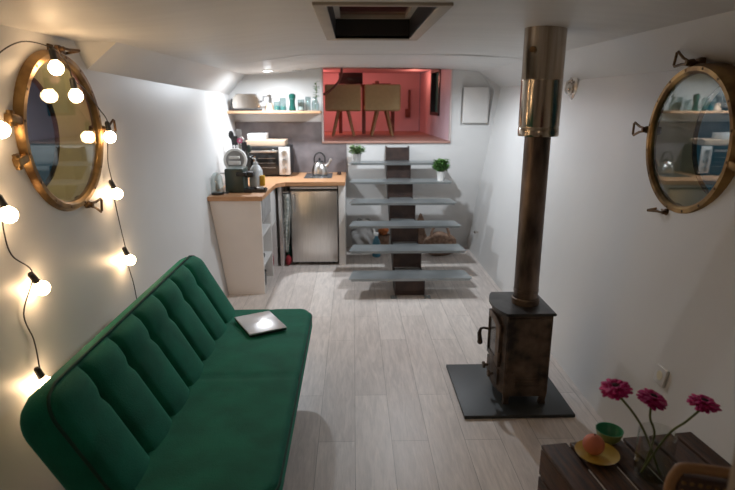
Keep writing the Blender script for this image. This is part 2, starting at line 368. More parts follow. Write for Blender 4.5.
# ---------------------------------------------------------------- portholes
def dog(par, ang, r, out=1, fold=False):
    """wing clamp on the ring: a lug, a bolt and a bent loop handle"""
    Rm = Matrix.Rotation(ang, 4, 'Z')
    bm = B()
    box(bm, r-.03, r+.035, -.022, .022, .0, .03, .006, Rm)
    cyl(bm, Rm @ V((r+.01, 0, .02)), Rm @ V((r+.015, 0, .085)), .011, .010, 10)
    cyl(bm, Rm @ V((r+.012, 0, .05)), Rm @ V((r+.013, 0, .068)), .020, .017, 12)
    c = obj('wing_clamp', bm, 'bronze', par)
    bm = B()
    hd = Matrix.Translation(Rm @ V((r+.014, 0, 0))) @ Matrix.Rotation(out, 4, 'Z')
    if fold: hd = hd @ Matrix.Rotation(R(80), 4, 'X')
    pts = [(.0, -.009, .0), (.035, -.014, .004), (.088, -.034, .006), (.097, -.03, .006), (.097, .03, .006), (.088, .034, .006), (.035, .014, .004), (.0, .009, .0)]
    tube(bm, [hd @ V((p[0], p[1], p[2])) + V((0, 0, .076)) for p in pts], .0065, 8, closed=True)
    if False: pass
    obj('loop_handle', bm, 'bronze', c)
def porthole(name, label, side, cy, cz, r, holer, deep, rout, dogs, hinge, shift):
    t = bpy.data.objects.new(name, None); COL.objects.link(t); t['kind'] = 'structure'; t['label'] = label
    if side < 0: nrm = V((1, 0, 0)); x0 = -1.389
    else: nrm = V((-1, 0, 0)); x0 = 1.625
    up = V((0, 0, 1)); xa = V((0, 1, 0)); ya = nrm.cross(xa).normalized()
    if ya.z < 0: xa = -xa; ya = -ya
    t.matrix_world = Matrix(((xa.x, ya.x, nrm.x, x0), (xa.y, ya.y, nrm.y, cy), (xa.z, ya.z, nrm.z, cz), (0, 0, 0, 1)))
    s = xa.y       # +1 when local x runs along +y
    bm = B(); lathe(bm, [(r*.90, -.05), (r*.99, -.075), (r*.99, .012), (r*.99, .040), (r*.96, .060), (r*.955, .064), (r*.90, .064), (r*.88, .058), (r*.865, .052), (r*.865, .030), (r*.90, .030), (r*.90, -.075)], seg=72, cap=False)
    fr = obj('brass_frame', bm, 'brass', t)
    bm = B()
    for k in range(16):
        a = 2*pi*(k+.5)/16; ball(bm, (r*.93*cos(a), r*.93*sin(a), .064), .007, (1, 1, .5), 8)
    obj('rivets', bm, 'bronze', fr)
    bm = B(); lathe(bm, [(0, .040), (r*.875, .040), (r*.875, .046), (0, .046)], seg=72); obj('glass_pane', bm, 'pglass', t)
    # hull reveal tapering to a smaller outer opening
    bm = B(); sh = shift
    ra, rb = [], []
    for k in range(72):
        a = 2*pi*k/72
        ra.append(bm.verts.new((r*.9*cos(a), r*.9*sin(a), .02))); rb.append(bm.verts.new((rout*cos(a)+shift*s, rout*sin(a), -deep)))
    for k in range(72): bm.faces.new((ra[k], ra[(k+1) % 72], rb[(k+1) % 72], rb[k]))
    obj('hull_reveal', bm, 'reveal', t)
    bm = B(); lathe(bm, [(rout*.985, -deep-.01), (rout*.985, -deep+.012), (rout*1.02, -deep+.012), (rout*1.02, -deep-.01)], c=(shift*s, 0, 0), seg=64, cap=False); obj('outer_rim', bm, 'bronze', t)
    for a, hdir, fold in dogs: dog(t, R(a) if s > 0 else pi-R(a), r*.97, (R(hdir) if s > 0 else pi-R(hdir)), fold)
    for a in hinge:
        bm = B(); A = R(a) if s > 0 else pi-R(a); Rm = Matrix.Rotation(A, 4, 'Z')
        box(bm, r*.93, r+.055, -.018, .018, .012, .062, .007, Rm)
        cyl(bm, Rm @ V((r+.04, -.03, .045)), Rm @ V((r+.04, .03, .045)), .014, None, 12)
        obj('hinge', bm, 'brass', t)
    return t
porthole('window_1', 'large brass porthole on the left wall, hung with string lights', -1, LC[0], LC[1], .37, LR_, .15, .28, [(88, 0, True), (0, 8, False), (-74, -12, False)], [169, 193], .02)
porthole('window_2', 'brass porthole with dark glass on the right wall above the socket', 1, RC[0], RC[1], .355, RR_, .16, .285, [(84, 14, False), (6, 0, False), (-80, -5, True)], [170, 192], -.01)

# ---------------------------------------------------------------- sofa
S = thing('sofa', 'green velvet sofa bed with channel tufted backrest along the left wall', 'sofa', (-.6, 2.35, 0))
Y0, Y1 = 1.54-2.35, 3.27-2.35; Ls = Y1-Y0
nch = 7; ny, ns = 8*nch*1, 26; HB = .47; rc = .105; TH = .13
p0 = V((-.155, 0, .40)); dirn = V((-.225, 0, .41)).normalized(); nr = V((dirn.z, 0, -dirn.x))     # bottom front, up direction, outward (towards room)
def bpos(y, s, off):
    rc_ = rc; e = 0
    if s > HB-rc_: e = rc_*(1-math.sqrt(max(0, 1-((s-(HB-rc_))/rc_)**2)))
    if s < .04: e = .02*(1-s/.04)
    W = Ls/nch
    if y-Y0 < W: y = Y0+e+(y-Y0)*(W-e)/W
    elif Y1-y < W: y = Y1-e-(Y1-y)*(W-e)/W
    q = p0+dirn*s+nr*off; return (q.x, y, q.z)
def boff(y, s):
    u = ((y-Y0)/Ls*nch) % 1.0; u = min(max(u, 0), 1)
    edge = min(1, (HB-s)/.05, s/.03+.3); edge = max(0, edge)**.5
    b = (max(0, sin(pi*u)))**.30*.040
    k = round((y-Y0)/Ls*nch); dist = abs((y-Y0)/Ls*nch-k)
    pin = .013*math.exp(-((s-.325)/.022)**2-(dist/.22)**2) if 0 < k < nch else 0
    puff = .006*math.exp(-((s-.39)/.05)**2)*sin(pi*u)
    return (b+puff)*edge-pin
bm = B(); NY = nch*12
fr_, bk = [], []
for i in range(NY+1):
    y = Y0+Ls*i/NY
    fr_.append([bm.verts.new(bpos(y, HB*j/ns, boff(y, HB*j/ns))) for j in range(ns+1)])
for i in range(NY):
    for j in range(ns): bm.faces.new((fr_[i][j], fr_[i+1][j], fr_[i+1][j+1], fr_[i][j+1]))
# shell behind the front: outline ring swept back
ol = [(i, 0) for i in range(NY)]+[(NY, j) for j in range(ns)]+[(i, ns) for i in range(NY, 0, -1)]+[(0, j) for j in range(ns, 0, -1)]
prev = [fr_[i][j] for i, j in ol]
def ring(off, sh):
    out = []
    for i, j in ol:
        y = Y0+Ls*i/NY; s = HB*j/ns; p = V(bpos(y, s, off)); cc = V((p0.x+dirn.x*HB/2, 0, p0.z+dirn.z*HB/2))
        p.y *= (1-sh/Ls*2); d = dirn*(s-HB/2)*(-sh/HB*2); out.append(bm.verts.new(p+d))
    return out
for off, sh in ((-.02, -.006), (-.06, -.008), (-.10, 0), (-.125, .015), (-.135, .035)):
    nx = ring(off, sh)
    for k in range(len(ol)): bm.faces.new((prev[k], prev[(k+1) % len(ol)], nx[(k+1) % len(ol)], nx[k]))
    prev = nx
bm.faces.new(prev)
bk_ = obj('backrest', bm, 'velvet', S, smooth=55)
bm = B(); tube(bm, [V(bpos(Y0+Ls*i/NY, HB*j/ns, .006)) for i, j in ol], .0055, 8, closed=True); obj('piping', bm, 'piping', bk_)
# seat
bm = B(); XS0, XS1 = -.185, .335; nx_, nyy = 40, 96; top = []
def seat_outline(y): # front edge x for given y (rounded far/near corners)
    e = min(y-Y0, Y1-y); r_ = .10
    return XS1-(r_*(1-math.sqrt(max(0, 1-((r_-e)/r_)**2))) if e < r_ else 0)
for i in range(nyy+1):
    t_ = i/nyy; y = Y0+Ls*(0.5-0.5*cos(pi*t_)); row = []
    xe = seat_outline(y)
    for j in range(nx_+1):
        x = XS0-.12+(xe-XS0+.12)*j/nx_; ex = min(1, (xe-x)/.03); ey = min(1, (y-Y0)/.03, (Y1-y)/.03)
        z = .425+.018*math.sqrt(max(0, 1-(1-max(0, ex))**2))*math.sqrt(max(0, 1-(1-max(0, ey))**2))
        z += -.007*math.exp(-((y-.02)/.012)**2)-.003*math.exp(-((x-.08)/.02)**2)+.003*sin(7*y+3*x)
        row.append(bm.verts.new((x, y, z)))
    top.append(row)
for i in range(nyy):
    for j in range(nx_): bm.faces.new((top[i][j], top[i+1][j], top[i+1][j+1], top[i][j+1]))
loop = [top[i][0] for i in range(nyy)]+[top[nyy][j] for j in range(nx_)]+[top[i][nx_] for i in range(nyy, 0, -1)]+[top[0][j] for j in range(nx_, 0, -1)]
pv = loop
for dz, k in ((-.02, .004), (-.07, .004), (-.125, -.012), (-.135, -.03)):
    nw = []
    for v in loop:
        c = v.co.copy(); d = V((c.x-.05, c.y, 0)); d = V((max(-1, min(1, d.x/.28)), max(-1, min(1, d.y/.85)), 0)); nw.append(bm.verts.new((c.x+(d.x*k if d.x > 0 else 0), c.y+d.y*k, .425+dz)))
    for k2 in range(len(loop)): bm.faces.new((pv[k2], pv[(k2+1) % len(loop)], nw[(k2+1) % len(loop)], nw[k2]))
    pv = nw
bm.faces.new(pv); ppts = [v.co.copy() for v in loop]
st = obj('seat', bm, 'velvet', S, smooth=50)
bm = B(); tube(bm, [p+V((.002, 0, -.004)) for p in ppts[::2]], .005, 8, closed=True); obj('piping', bm, 'piping', st)
bm = B(); box(bm, -.36, .22, Y0+.12, Y1-.12, .235, .295, .01); obj('base_frame', bm, 'black', S)
for x, y in ((.18, Y1-.2), (.18, Y0+.2), (-.32, Y1-.2), (-.32, Y0+.2)):
    bm = B(); cyl(bm, (x, y, .24), (x+(.03 if x > 0 else -.03), y, 0.0), .024, .014, 16); obj('leg', bm, 'legwood', S)
# laptop
lp = [V((-.726, 3.063, 0)), V((-.535, 3.165, 0)), V((-.372, 2.925, 0)), V((-.560, 2.822, 0))]
ct = sum(lp, V())/4; L = thing('laptop', 'closed silver laptop lying on the green sofa seat', 'laptop', (ct.x, ct.y, .4465), math.atan2(.102, .191))
bm = B(); box(bm, -.108, .108, -.145, .145, .0, .009, .003); obj('base', bm, 'black', L)
bm = B(); box(bm, -.109, .109, -.146, .146, .0095, .018, .003); obj('lid', bm, 'laptop', L)

# ---------------------------------------------------------------- string lights
ST = thing('string_lights', 'black cord string of round glowing warm bulbs hung on the left wall', 'string lights', (-1.34, 2.4, 1.5))
off = V((-1.34, 2.4, 1.5))
def wallp(y, z, d): return V((xl(z, y)+d, y, z))-off
bulbs = [(2.105, 1.600, .06), (2.054, 1.291, .06), (2.189, .956, .05), (2.092, .57, .05), (2.525, 1.842, .085), (2.678, 1.727, .078), (2.999, 1.52, .068), (3.024, 1.212, .05), (3.068, .822, .05)]
def smoothpts(pts, n=10):
    out = []
    for i in range(len(pts)-1):
        a, b, c, d = pts[max(i-1, 0)], pts[i], pts[i+1], pts[min(i+2, len(pts)-1)]
        for k in range(n):
            t = k/n; out.append(.5*((2*b)+(c-a)*t+(2*a-5*b+4*c-d)*t*t+(3*b-a-3*c+d)*t**3))
    return out+[pts[-1]]
ca = [wallp(2.10, .36, .015), wallp(2.12, .48, .012), wallp(2.095, .642, .035), wallp(2.13, .75, .012), wallp(2.10, .88, .012), wallp(2.17, 1.025, .035), wallp(2.10, 1.12, .012), wallp(2.08, 1.22, .012), wallp(2.05, 1.365, .04), wallp(2.06, 1.48, .012),
      wallp(2.095, 1.672, .035), wallp(2.0, 1.66, .015), wallp(2.10, 1.74, .015), wallp(2.22, 1.86, .015), wallp(2.38, 1.935, .04), wallp(2.52, 1.925, .085), wallp(2.58, 1.90, .085), wallp(2.65, 1.86, .08), wallp(2.675, 1.80, .078),
      wallp(2.78, 1.76, .075), wallp(2.91, 1.67, .07), wallp(2.995, 1.60, .068), wallp(3.03, 1.50, .04), wallp(3.05, 1.38, .015), wallp(3.02, 1.285, .035), wallp(3.07, 1.18, .012), wallp(3.09, 1.03, .012), wallp(3.065, .895, .035), wallp(3.12, .78, .012), wallp(3.15, .64, .015), wallp(3.17, .45, .012)]
bm = B(); tube(bm, smoothpts(ca, 8), .0028, 6); obj('cord', bm, 'cord', ST)
for k, (y, z, d) in enumerate(bulbs):
    c = wallp(y, z, d)
    if k in (0, 1, 2, 3, 7, 8): ax = V((.35, .35 if k == 2 else .05, -1)).normalized()
    else: ax = V((.05, .1, -1)).normalized()
    bm = B(); s0 = c-ax*.075; cyl(bm, s0, c-ax*.032, .0125, .0145, 14); cyl(bm, s0-ax*.008, s0, .007, .0125, 12)
    so = obj('socket', bm, 'black' if k else 'black', ST)
    bm = B(); m = Matrix.Translation(c) @ ax.to_track_quat('-Z', 'Y').to_matrix().to_4x4()
    lathe(bm, [(0, -.031), (.012, -.029), (.022, -.022), (.029, -.010), (.031, .0), (.029, .011), (.022, .021), (.014, .030), (.0125, .036), (0, .036)], seg=20, mtx=m)
    obj('bulb', bm, 'bulb', so)

# ---------------------------------------------------------------- stove
G = thing('wood_stove', 'small rusty brown cast iron wood stove on the slate plate', 'stove', (.96, 2.96, .02))
def sx(a, b, c): return (a-.96, b-2.96, c-.02)
SX0, SX1, SY0, SY1, ZB, ZT = .845, 1.095, 2.80, 3.135, .085, .565
def bow(y, d): u = (y-(SY0+SY1)/2)/((SY1-SY0)/2); return -d*(1-u*u)
pl = [(SX1, SY0), (SX1, SY1)]+[(SX0+bow(SY1-(SY1-SY0)*k/12, .035), SY1-(SY1-SY0)*k/12) for k in range(13)]
bm = B(); prism(bm, pl, lambda a, b, h: sx(a, b, h), ZB, ZT); obj('firebox', bm, 'iron', G)
ov = [(SX1+.012, SY0-.018), (SX1+.012, SY1+.018)]+[(SX0-.012+bow(SY1-(SY1-SY0)*k/12, .045), SY1+.018-(SY1-SY0+.036)*k/12) for k in range(13)]
bm = B(); prism(bm, ov, lambda a, b, h: sx(a, b, h), ZT, ZT+.016)
bmesh.ops.bevel(bm, geom=bm.edges[:], offset=.004, segments=2, affect='EDGES'); obj('top_plate', bm, 'irontop', G)
bm = B(); lathe(bm, [(.078, 0), (.078, .035), (.072, .04), (.072, .0)], c=sx(.985, 2.965, ZT+.014), seg=32); obj('flue_collar', bm, 'iron', G)
for x, y in ((SX0+.02, SY0+.02), (SX1-.02, SY0+.02), (SX0+.02, SY1-.02), (SX1-.02, SY1-.02)):
    bm = B(); prism(bm, [(x-.022, ZB+.01), (x+.022, ZB+.01), (x+.013, .045), (x+.018, .022), (x-.018, .022), (x-.013, .045)], lambda a, b, h: sx(a, h, b), y-.016, y+.016); obj('leg', bm, 'iron', G)
# base skirt
bm = B(); box(bm, SX0+.03-.96, SX1-.03-.96, SY0-2.96+.005, SY0-2.96+.015, .05, .07); box(bm, SX0+.045-.96, SX1-.045-.96, SY0-2.96+.02, SY1-2.96-.02, .055, .07); obj('ash_skirt', bm, 'iron', G)
# side panel relief on the near side: raised rim, vent slots, bolt heads
bm = B(); yy = SY0-2.96
for a in ((-.11, -.10, .08, .53), (.122, .132, .08, .53), (-.11, .132, .52, .53)): box(bm, a[0], a[1], yy-.006, yy+.002, a[2], a[3], .002)
for k in range(4): box(bm, -.055, .085, yy-.005, yy+.002, .115+k*.016, .121+k*.016)
for x, z in ((-.07, .2), (.09, .2), (.01, .215)): ball(bm, (x, yy, z), .009, (1, .6, 1), 10)
obj('side_panel', bm, 'iron', G)
# door (arched), curved with the bow
def onfront(y, z, d): return sx(SX0+bow(y, .035)-d, y, z)
DY0, DY1, DZ0, DZ1 = 2.845, 3.065, .235, .535
def arch(y0, y1, z0, z1, rise, n=10):
    c = (y0+y1)/2; hw = (y1-y0)/2
    return [(y0, z0), (y1, z0)]+[(c+hw*cos(pi*k/n), z1-rise+rise*sin(pi*k/n)) for k in range(n+1)]
bm = B(); a1 = arch(DY0, DY1, DZ0, DZ1, .05); a2 = arch(DY0+.035, DY1-.035, DZ0+.035, DZ1-.04, .04)
n = len(a1)
vs1 = [[bm.verts.new(onfront(*p, d)) for p in a] for a, d in ((a1, -.005), (a1, .016), (a2, .016), (a2, .0))]
for q in range(3):
    for k in range(n): bm.faces.new((vs1[q][k], vs1[q][(k+1) % n], vs1[q+1][(k+1) % n], vs1[q+1][k]))
dr = obj('door', bm, 'iron', G)
bm = B(); prism(bm, a2, lambda a, b, h: onfront(a, b, h), .002, .008); obj('door_glass', bm, 'sootglass', dr, smooth=20)
bm = B(); tube(bm, [onfront(3.045, .385, .01), onfront(3.05, .39, .045), onfront(3.05, .385, .06), onfront(3.045, .36, .068), onfront(3.04, .31, .062)], [.008, .007, .008, .012, .015], 12); ball(bm, onfront(3.04, .305, .062), .017, seg=12); obj('handle', bm, 'iron', dr)
for z in (.30, .47): bm = B(); cyl(bm, onfront(2.842, z-.025, .012), onfront(2.842, z+.025, .012), .010, None, 12); obj('hinge', bm, 'iron', dr)
bm = B(); prism(bm, [(2.85, .12), (3.06, .12), (3.06, .215), (2.85, .215)], lambda a, b, h: onfront(a, b, h), -.004, .012); ad = obj('ash_door', bm, 'iron', G, smooth=20)
for y in (2.90, 3.01):
    bm = B(); cyl(bm, onfront(y, .168, .008), onfront(y, .168, .03), .009, None, 12); cyl(bm, onfront(y, .168, .03), onfront(y, .168, .042), .021, .019, 16); obj('air_knob', bm, 'iron', ad)
bm = B(); box(bm, .605, 1.225, 2.69, 3.31, 0, .02, .003); tag(obj('hearth_plate', bm, 'slate'), 'dark slate hearth plate on the floor under the wood stove', 'hearth')
FP = thing('flue_pipe', 'tall flue pipe rising from the stove to the ceiling', 'flue pipe', (.985, 2.965, .57))
bm = B(); lathe(bm, [(.068, .046), (.068, 1.12)], seg=40); obj('pipe', bm, 'pipe', FP, label='rusty brown stove pipe')
bm = B()
for z in (.085, .095): lathe(bm, [(.068, z-.004), (.071, z), (.068, z+.004)], seg=40, cap=False)
obj('joint_ring', bm, 'pipe', FP)
bm = B(); lathe(bm, [(.075, .955), (.103, .955), (.1055, .962), (.1055, .995), (.103, 1.0), (.103, 1.005), (.1055, 1.01), (.105, 1.235), (.1065, 1.24), (.105, 1.245), (.105, 1.499), (.09, 1.499), (.09, .965)], seg=56, cap=False)
sl = obj('sleeve', bm, 'sleeve', FP, label='polished steel outer sleeve')
bm = B(); cyl(bm, (-.075, -.066, 1.385), (-.088, -.080, 1.385), .018, .015, 16); obj('rivet_plug', bm, 'bronze', sl)

# wall light fitting on the right wall, socket, knob
def onright(y, z, d): return V((xr(z)-d, y, z))
t = thing('wall_latch', 'small chrome oval fitting on the right wall beside the flue', 'fitting', onright(4.27, 1.815, 0))
t.scale = (1.25, 1.25, 1.25)
bm = B(); m = Matrix.Rotation(R(-90), 4, 'Y') @ Matrix.Scale(1.6, 4, (1, 0, 0))
lathe(bm, [(.0, .0), (.055, 0), (.055, .008), (.045, .018), (0, .02)], mtx=m, seg=28); obj('plate', bm, 'chrome', t)
bm = B(); ball(bm, (-.03, 0, -.015), .034, (.8, 1, 1.15), 16); tube(bm, [(-.02, 0, .04), (-.05, -.005, .02), (-.055, -.01, -.03)], .008, 8); obj('knob', bm, 'chrome', t)
yk, zk = 2.31, .455
t = thing('wall_socket', 'white square wall socket low on the right wall', 'socket', onright(yk, zk, 0))
m = Matrix.Rotation(math.atan(.165), 4, 'Y')
bm = B(); box(bm, -.014, .0, -.042, .042, -.042, .042, .004, m); pl_ = obj('plate', bm, 'ceramic', t)
bm = B(); cyl(bm, m @ V((-.0138, 0, 0)), m @ V((-.0155, 0, 0)), .022, None, 24); obj('outlet', bm, 'reveal', pl_)
t = thing('coat_peg', 'small metal knob on the far right wall beside the stairs', 'peg', onright(6.05, .27, 0))
bm = B(); cyl(bm, (0, 0, 0), (-.03, 0, 0), .008); ball(bm, (-.035, 0, 0), .018, seg=12); obj('peg_tip', bm, 'chrome', t)

# ---------------------------------------------------------------- stairs
T = thing('staircase', 'steel staircase with six wide grey treads on one central dark stringer', 'staircase', (.505, 4.6, 0))
TY = [4.66, 4.955, 5.245, 5.54, 5.83, 6.075]; cx0 = .505
for k, y in enumerate(TY):
    z = .175*(k+1); bm = B(); d = .255; th = .006; w2 = .553
    # top plate with cropped rear corners and a folded front lip
    pts = [(-w2+.012, 0), (-w2, .015), (-w2+.04, d), (w2-.03, d), (w2, .015), (w2-.012, 0)]
    prism(bm, pts, lambda a, b, h: (a, y-4.6+b, z+h), -th, 0)
    box(bm, -w2+.02, w2-.02, y-4.6-.001, y-4.6+.005, z-.022, z-.001)
    box(bm, -w2+.045, w2-.035, y-4.6+d-.006, y-4.6+d, z-.03, z-.001)
    obj('tread', bm, 'steel', T, smooth=20)
# stepped stringer: two cheeks and risers
prof = []
for k, y in enumerate(TY):
    prof += [(y+.05, .175*k+.0 if k else 0), (y+.05, .175*(k+1)-.031)]
prof += [(6.33, .175*6-.031), (6.33, 1.21), (6.44, 1.21), (6.44, .98), (4.95, 0)]
for s in (-1, 1):
    bm = B(); xx = s*.128
    prism(bm, prof, lambda a, b, h: (h, a-4.6, b), xx-.006, xx+.006); obj('stringer', bm, 'rust', T, smooth=20)
for k, y in enumerate(TY):
    bm = B(); box(bm, -.122, .122, y+.055-4.6, y+.061-4.6, .175*k+.002, .175*(k+1)-.031)
    box(bm, -.122, .122, y+.05-4.6, y+.062-4.6, .175*k+.002, .175*k+.03)
    obj('riser', bm, 'rust', T, smooth=20)
    bm = B(); box(bm, -.121, .121, y+.256-4.6, (TY[k+1] if k < 5 else 6.30)+.053-4.6, .175*(k+1)-.007, .175*(k+1)-.001); obj('landing_plate', bm, 'steel', T, smooth=20)
bm = B(); box(bm, -.122, .122, 6.335-4.6, 6.34-4.6, 1.055, 1.20); obj('riser', bm, 'rust', T, smooth=20)
for s in (-1, 1):
    bm = B(); box(bm, s*.15-.03, s*.15+.03, .02, .09, 0, .008); f_ = obj('foot_plate', bm, 'steel', T)
    bm = B(); cyl(bm, (s*.155, .045, .008), (s*.155, .045, .022), .010, None, 6); obj('bolt', bm, 'steel', f_)

# ---------------------------------------------------------------- kitchen
def fx(bm_fn): bm = B(); bm_fn(bm); return bm
K = thing('kitchen_cabinet', 'white L end cabinet with open cubbies under the wooden worktop', 'cabinet', (-1.0, 5.2, 0))
def kb(bm, x0, x1, y0, y1, z0, z1, b=.002): box(bm, x0+1.0, x1+1.0, y0-5.2, y1-5.2, z0, z1, b)
bm = B(); prism(bm, [(-1.145, 0), (-.815, 0), (-.815, .864), (-1.262, .864)], lambda a, b, h: (a+1.0, h-5.2, b), 4.78, 4.80); obj('end_panel', bm, 'cream', K, smooth=False, label='pale pinkish white end panel')
for a_ in ((-.835, 4.801, 4.815), (-1.14, 5.32, 5.345), (-1.14, 5.66, 5.68)): bm = B(); kb(bm, a_[0], -.815, a_[1], a_[2], 0, .864); obj('upright', bm, 'white', K)
for z in (.24, .52): bm = B(); kb(bm, -1.14, -.82, 4.80, 5.32, z, z+.018); obj('shelf', bm, 'white', K)
bm = B(); kb(bm, -.83, -.812, 5.35, 5.66, .50, .86); dd = obj('door', bm, 'white', K)
bm = B(); kb(bm, -.83, -.812, 4.83, 5.32, .66, .86); obj('drawer_front', bm, 'grey', K)
bm = B(); prism(bm, [(-1.146, 0.002), (-1.13, 0.002), (-1.13, .86), (-1.26, .86)], lambda a, b, h: (a+1.0, h-5.2, b), 4.8, 6.3); obj('back_panel', bm, 'grey', K, smooth=False)
bm = B(); prism(bm, [(-1.268, 4.745), (-.795, 4.745), (-.785, 5.52), (-.70, 5.625), (-.085, 5.625), (-.085, 6.435), (-1.268, 6.435)], lambda a, b, h: (a, b, h), .866, .906)
bmesh.ops.bevel(bm, geom=bm.edges[:], offset=.004, segments=2, affect='EDGES'); tag(obj('worktop', bm, 'wood', smooth=20), 'L shaped oak kitchen worktop above the small fridge and cabinet', 'worktop')
bm = B(); box(bm, -.782, -.745, 5.66, 6.42, 0, .864, .002); tag(obj('side_panel', bm, 'white'), 'narrow white upright panel left of the small fridge', 'panel')
bm = B(); box(bm, -.158, -.088, 5.68, 6.42, 0, .864, .002); tag(obj('side_panel', bm, 'white'), 'narrow white upright panel right of the small fridge, beside the stairs', 'panel')
FR = thing('fridge', 'small stainless steel fridge under the worktop', 'fridge', (-.415, 5.95, 0))
bm = B(); box(bm, -.243, .243, -.22, .27, .02, .825, .004); obj('body', bm, 'black', FR)
bm = B(); box(bm, -.245, .245, -.265, -.222, .035, .805, .008); dr = obj('door', bm, 'inox', FR)
bm = B(); tube(bm, [(-.205, -.265, .77), (-.205, -.30, .765), (-.205, -.305, .74), (-.205, -.305, .62), (-.205, -.30, .595), (-.205, -.265, .59)], .008, 10); obj('handle', bm, 'inox', dr)
bm = B(); box(bm, -.245, .245, -.265, .27, .826, .85, .004); obj('top', bm, 'ceramic', FR)
for x in (-.2, .2):
    for y in (-.18, .2): bm = B(); cyl(bm, (x, y, 0), (x, y, .025), .018); obj('foot', bm, 'black', FR)
# shelf
bm = B(); box(bm, -1.37, -.355, 6.17, 6.436, 1.578, 1.606, .004); tag(obj('wall_shelf', bm, 'woodx'), 'oak wall shelf in the kitchen corner holding toaster and glasses', 'shelf')
# oven
O = thing('mini_oven', 'silver and black countertop oven with three knobs', 'oven', (-.93, 6.22, .906))
bm = B(); box(bm, -.245, .24, -.15, .19, .012, .325, .008)
for x in (-.2, .2): cyl(bm, (x, -.12, 0), (x, -.12, .014), .014); cyl(bm, (x, .15, 0), (x, .15, .014), .014)
obj('body', bm, 'black', O)
bm = B(); box(bm, -.24, .115, -.165, -.15, .03, .31, .004); dr = obj('door', bm, 'glassdark', O)
bm = B(); box(bm, -.205, .095, -.169, -.1655, .26, .285, .001); tube(bm, [(-.2, -.166, .275), (-.2, -.19, .275), (.09, -.19, .275), (.09, -.166, .275)], .007, 8); obj('handle', bm, 'inox', dr)
bm = B()
for z in (.10, .15, .2): tube(bm, [(-.2, -.167, z), (.08, -.167, z)], .0015, 6)
obj('rack', bm, 'inox', dr)
bm = B(); box(bm, .12, .24, -.165, -.15, .02, .32, .004); cp = obj('control_panel', bm, 'ceramic', O)
for z in (.07, .165, .26): bm = B(); cyl(bm, (.18, -.165, z), (.18, -.188, z), .030, .026, 20); box(bm, .176, .184, -.192, -.185, z-.024, z+.024); obj('knob', bm, 'inox', cp)
bm = B(); box(bm, -1.17, -.745, 6.10, 6.40, 1.233, 1.295, .004); tag(obj('wooden_board', bm, 'palewood'), 'thick pale wooden board lying on top of the countertop oven', 'board')
bm = B(); box(bm, -1.155, -.955, 6.13, 6.33, 1.2955, 1.365, .004); tag(obj('white_box', bm, 'ceramic'), 'white box on the wooden board above the oven', 'box')
# hob + kettle
t = thing('hob', 'flat dark glass hob set on the worktop', 'hob', (-.385, 6.13, .906))
bm = B(); box(bm, -.15, .15, -.215, .215, 0, .006, .002); hb = obj('glass_plate', bm, mat('hob_glass', (.06, .07, .075), .12), t)
bm = B()
for y in (-.1, .1): lathe(bm, [(.075, .0062), (.08, .0062), (.08, .0068), (.075, .0068)], c=(0, y, 0), cap=False)
obj('ring_mark', bm, 'inox', hb)
KT = thing('kettle', 'round brushed steel stovetop kettle on the hob', 'kettle', (-.375, 6.16, .9125))
bm = B(); lathe(bm, [(.078, 0), (.085, .004), (.089, .03), (.084, .075), (.066, .12), (.045, .143), (.040, .145), (.0, .145)], seg=36); obj('body', bm, 'inox', KT)
bm = B(); lathe(bm, [(.040, .145), (.034, .155), (.01, .160), (.008, .166), (.013, .173), (.013, .182), (0, .187)], seg=24); obj('lid', bm, 'black', KT)
bm = B(); tube(bm, [(.06, 0, .09), (.095, 0, .12), (.115, 0, .155), (.122, 0, .165)], [.020, .015, .012, .012], 14); ball(bm, (.124, 0, .168), .016, seg=12); obj('spout', bm, 'inox', KT)
bm = B(); tube(bm, [(.055*cos(a)*1.1+.0, 0, .17+.075*sin(a)) for a in [R(-32+k*244/14) for k in range(15)]], .008, 10); obj('handle', bm, 'black', KT)
t = thing('salt_shaker', 'tiny dark shaker at the right end of the worktop', 'shaker', (-.16, 6.2, .907)); bm = B(); lathe(bm, [(.022, 0), (.024, .02), (.018, .035), (0, .04)], seg=16); obj('body', bm, 'rust', t)
# coffee machine
C_ = thing('coffee_machine', 'dark green capsule coffee machine on the near end of the worktop', 'coffee machine', (-1.06, 5.05, .907))
bm = B(); box(bm, -.095, .075, -.10, .12, .0, .215, .012); obj('body', bm, 'dgreen', C_)
bm = B(); box(bm, .01, .10, -.115, -.06, .150, .185, .008); box(bm, .075, .15, -.05, .05, .13, .18, .01); obj('spout_head', bm, 'black', C_)
bm = B(); box(bm, .06, .22, -.10, .06, .0, .035, .006); obj('drip_tray', bm, 'black', C_)
bm = B(); tube(bm, [(-.09, -.07, .17), (-.13, -.075, .175), (-.135, -.075, .17)], .006, 8); obj('lever', bm, 'inox', C_)
t = thing('water_tank', 'clear plastic water tank left of the coffee machine', 'tank', (-1.205, 4.865, .907))
bm = B(); lathe(bm, [(.035, .0), (.052, .003), (.054, .1), (.045, .16), (.025, .19), (.0, .197)], seg=28); obj('tank_body', bm, 'thinglass', t)
bm = B(); lathe(bm, [(.0, -.0), (.053, 0), (.054, .02), (.0, .02)], seg=28); box(bm, -.04, .1, -.01, .01, .008, .022); obj('tank_base', bm, 'black', t)
t = thing('ring_appliance', 'round pale ring shaped clear lidded pot behind the coffee machine', 'appliance', (-1.13, 5.33, .907))
bm = B(); mt = Matrix.Translation((0, 0, .255)) @ Matrix.Rotation(R(80), 4, 'X')
lathe(bm, [(.088, -.02), (.108, -.018), (.114, 0), (.108, .018), (.088, .02), (.084, 0), (.088, -.02)], seg=40, mtx=mt, cap=False); obj('ring', bm, 'ceramic', t)
bm = B(); lathe(bm, [(0, -.01), (.086, -.01), (.086, .01), (0, .01)], seg=40, mtx=mt); obj('window', bm, 'grey', t)
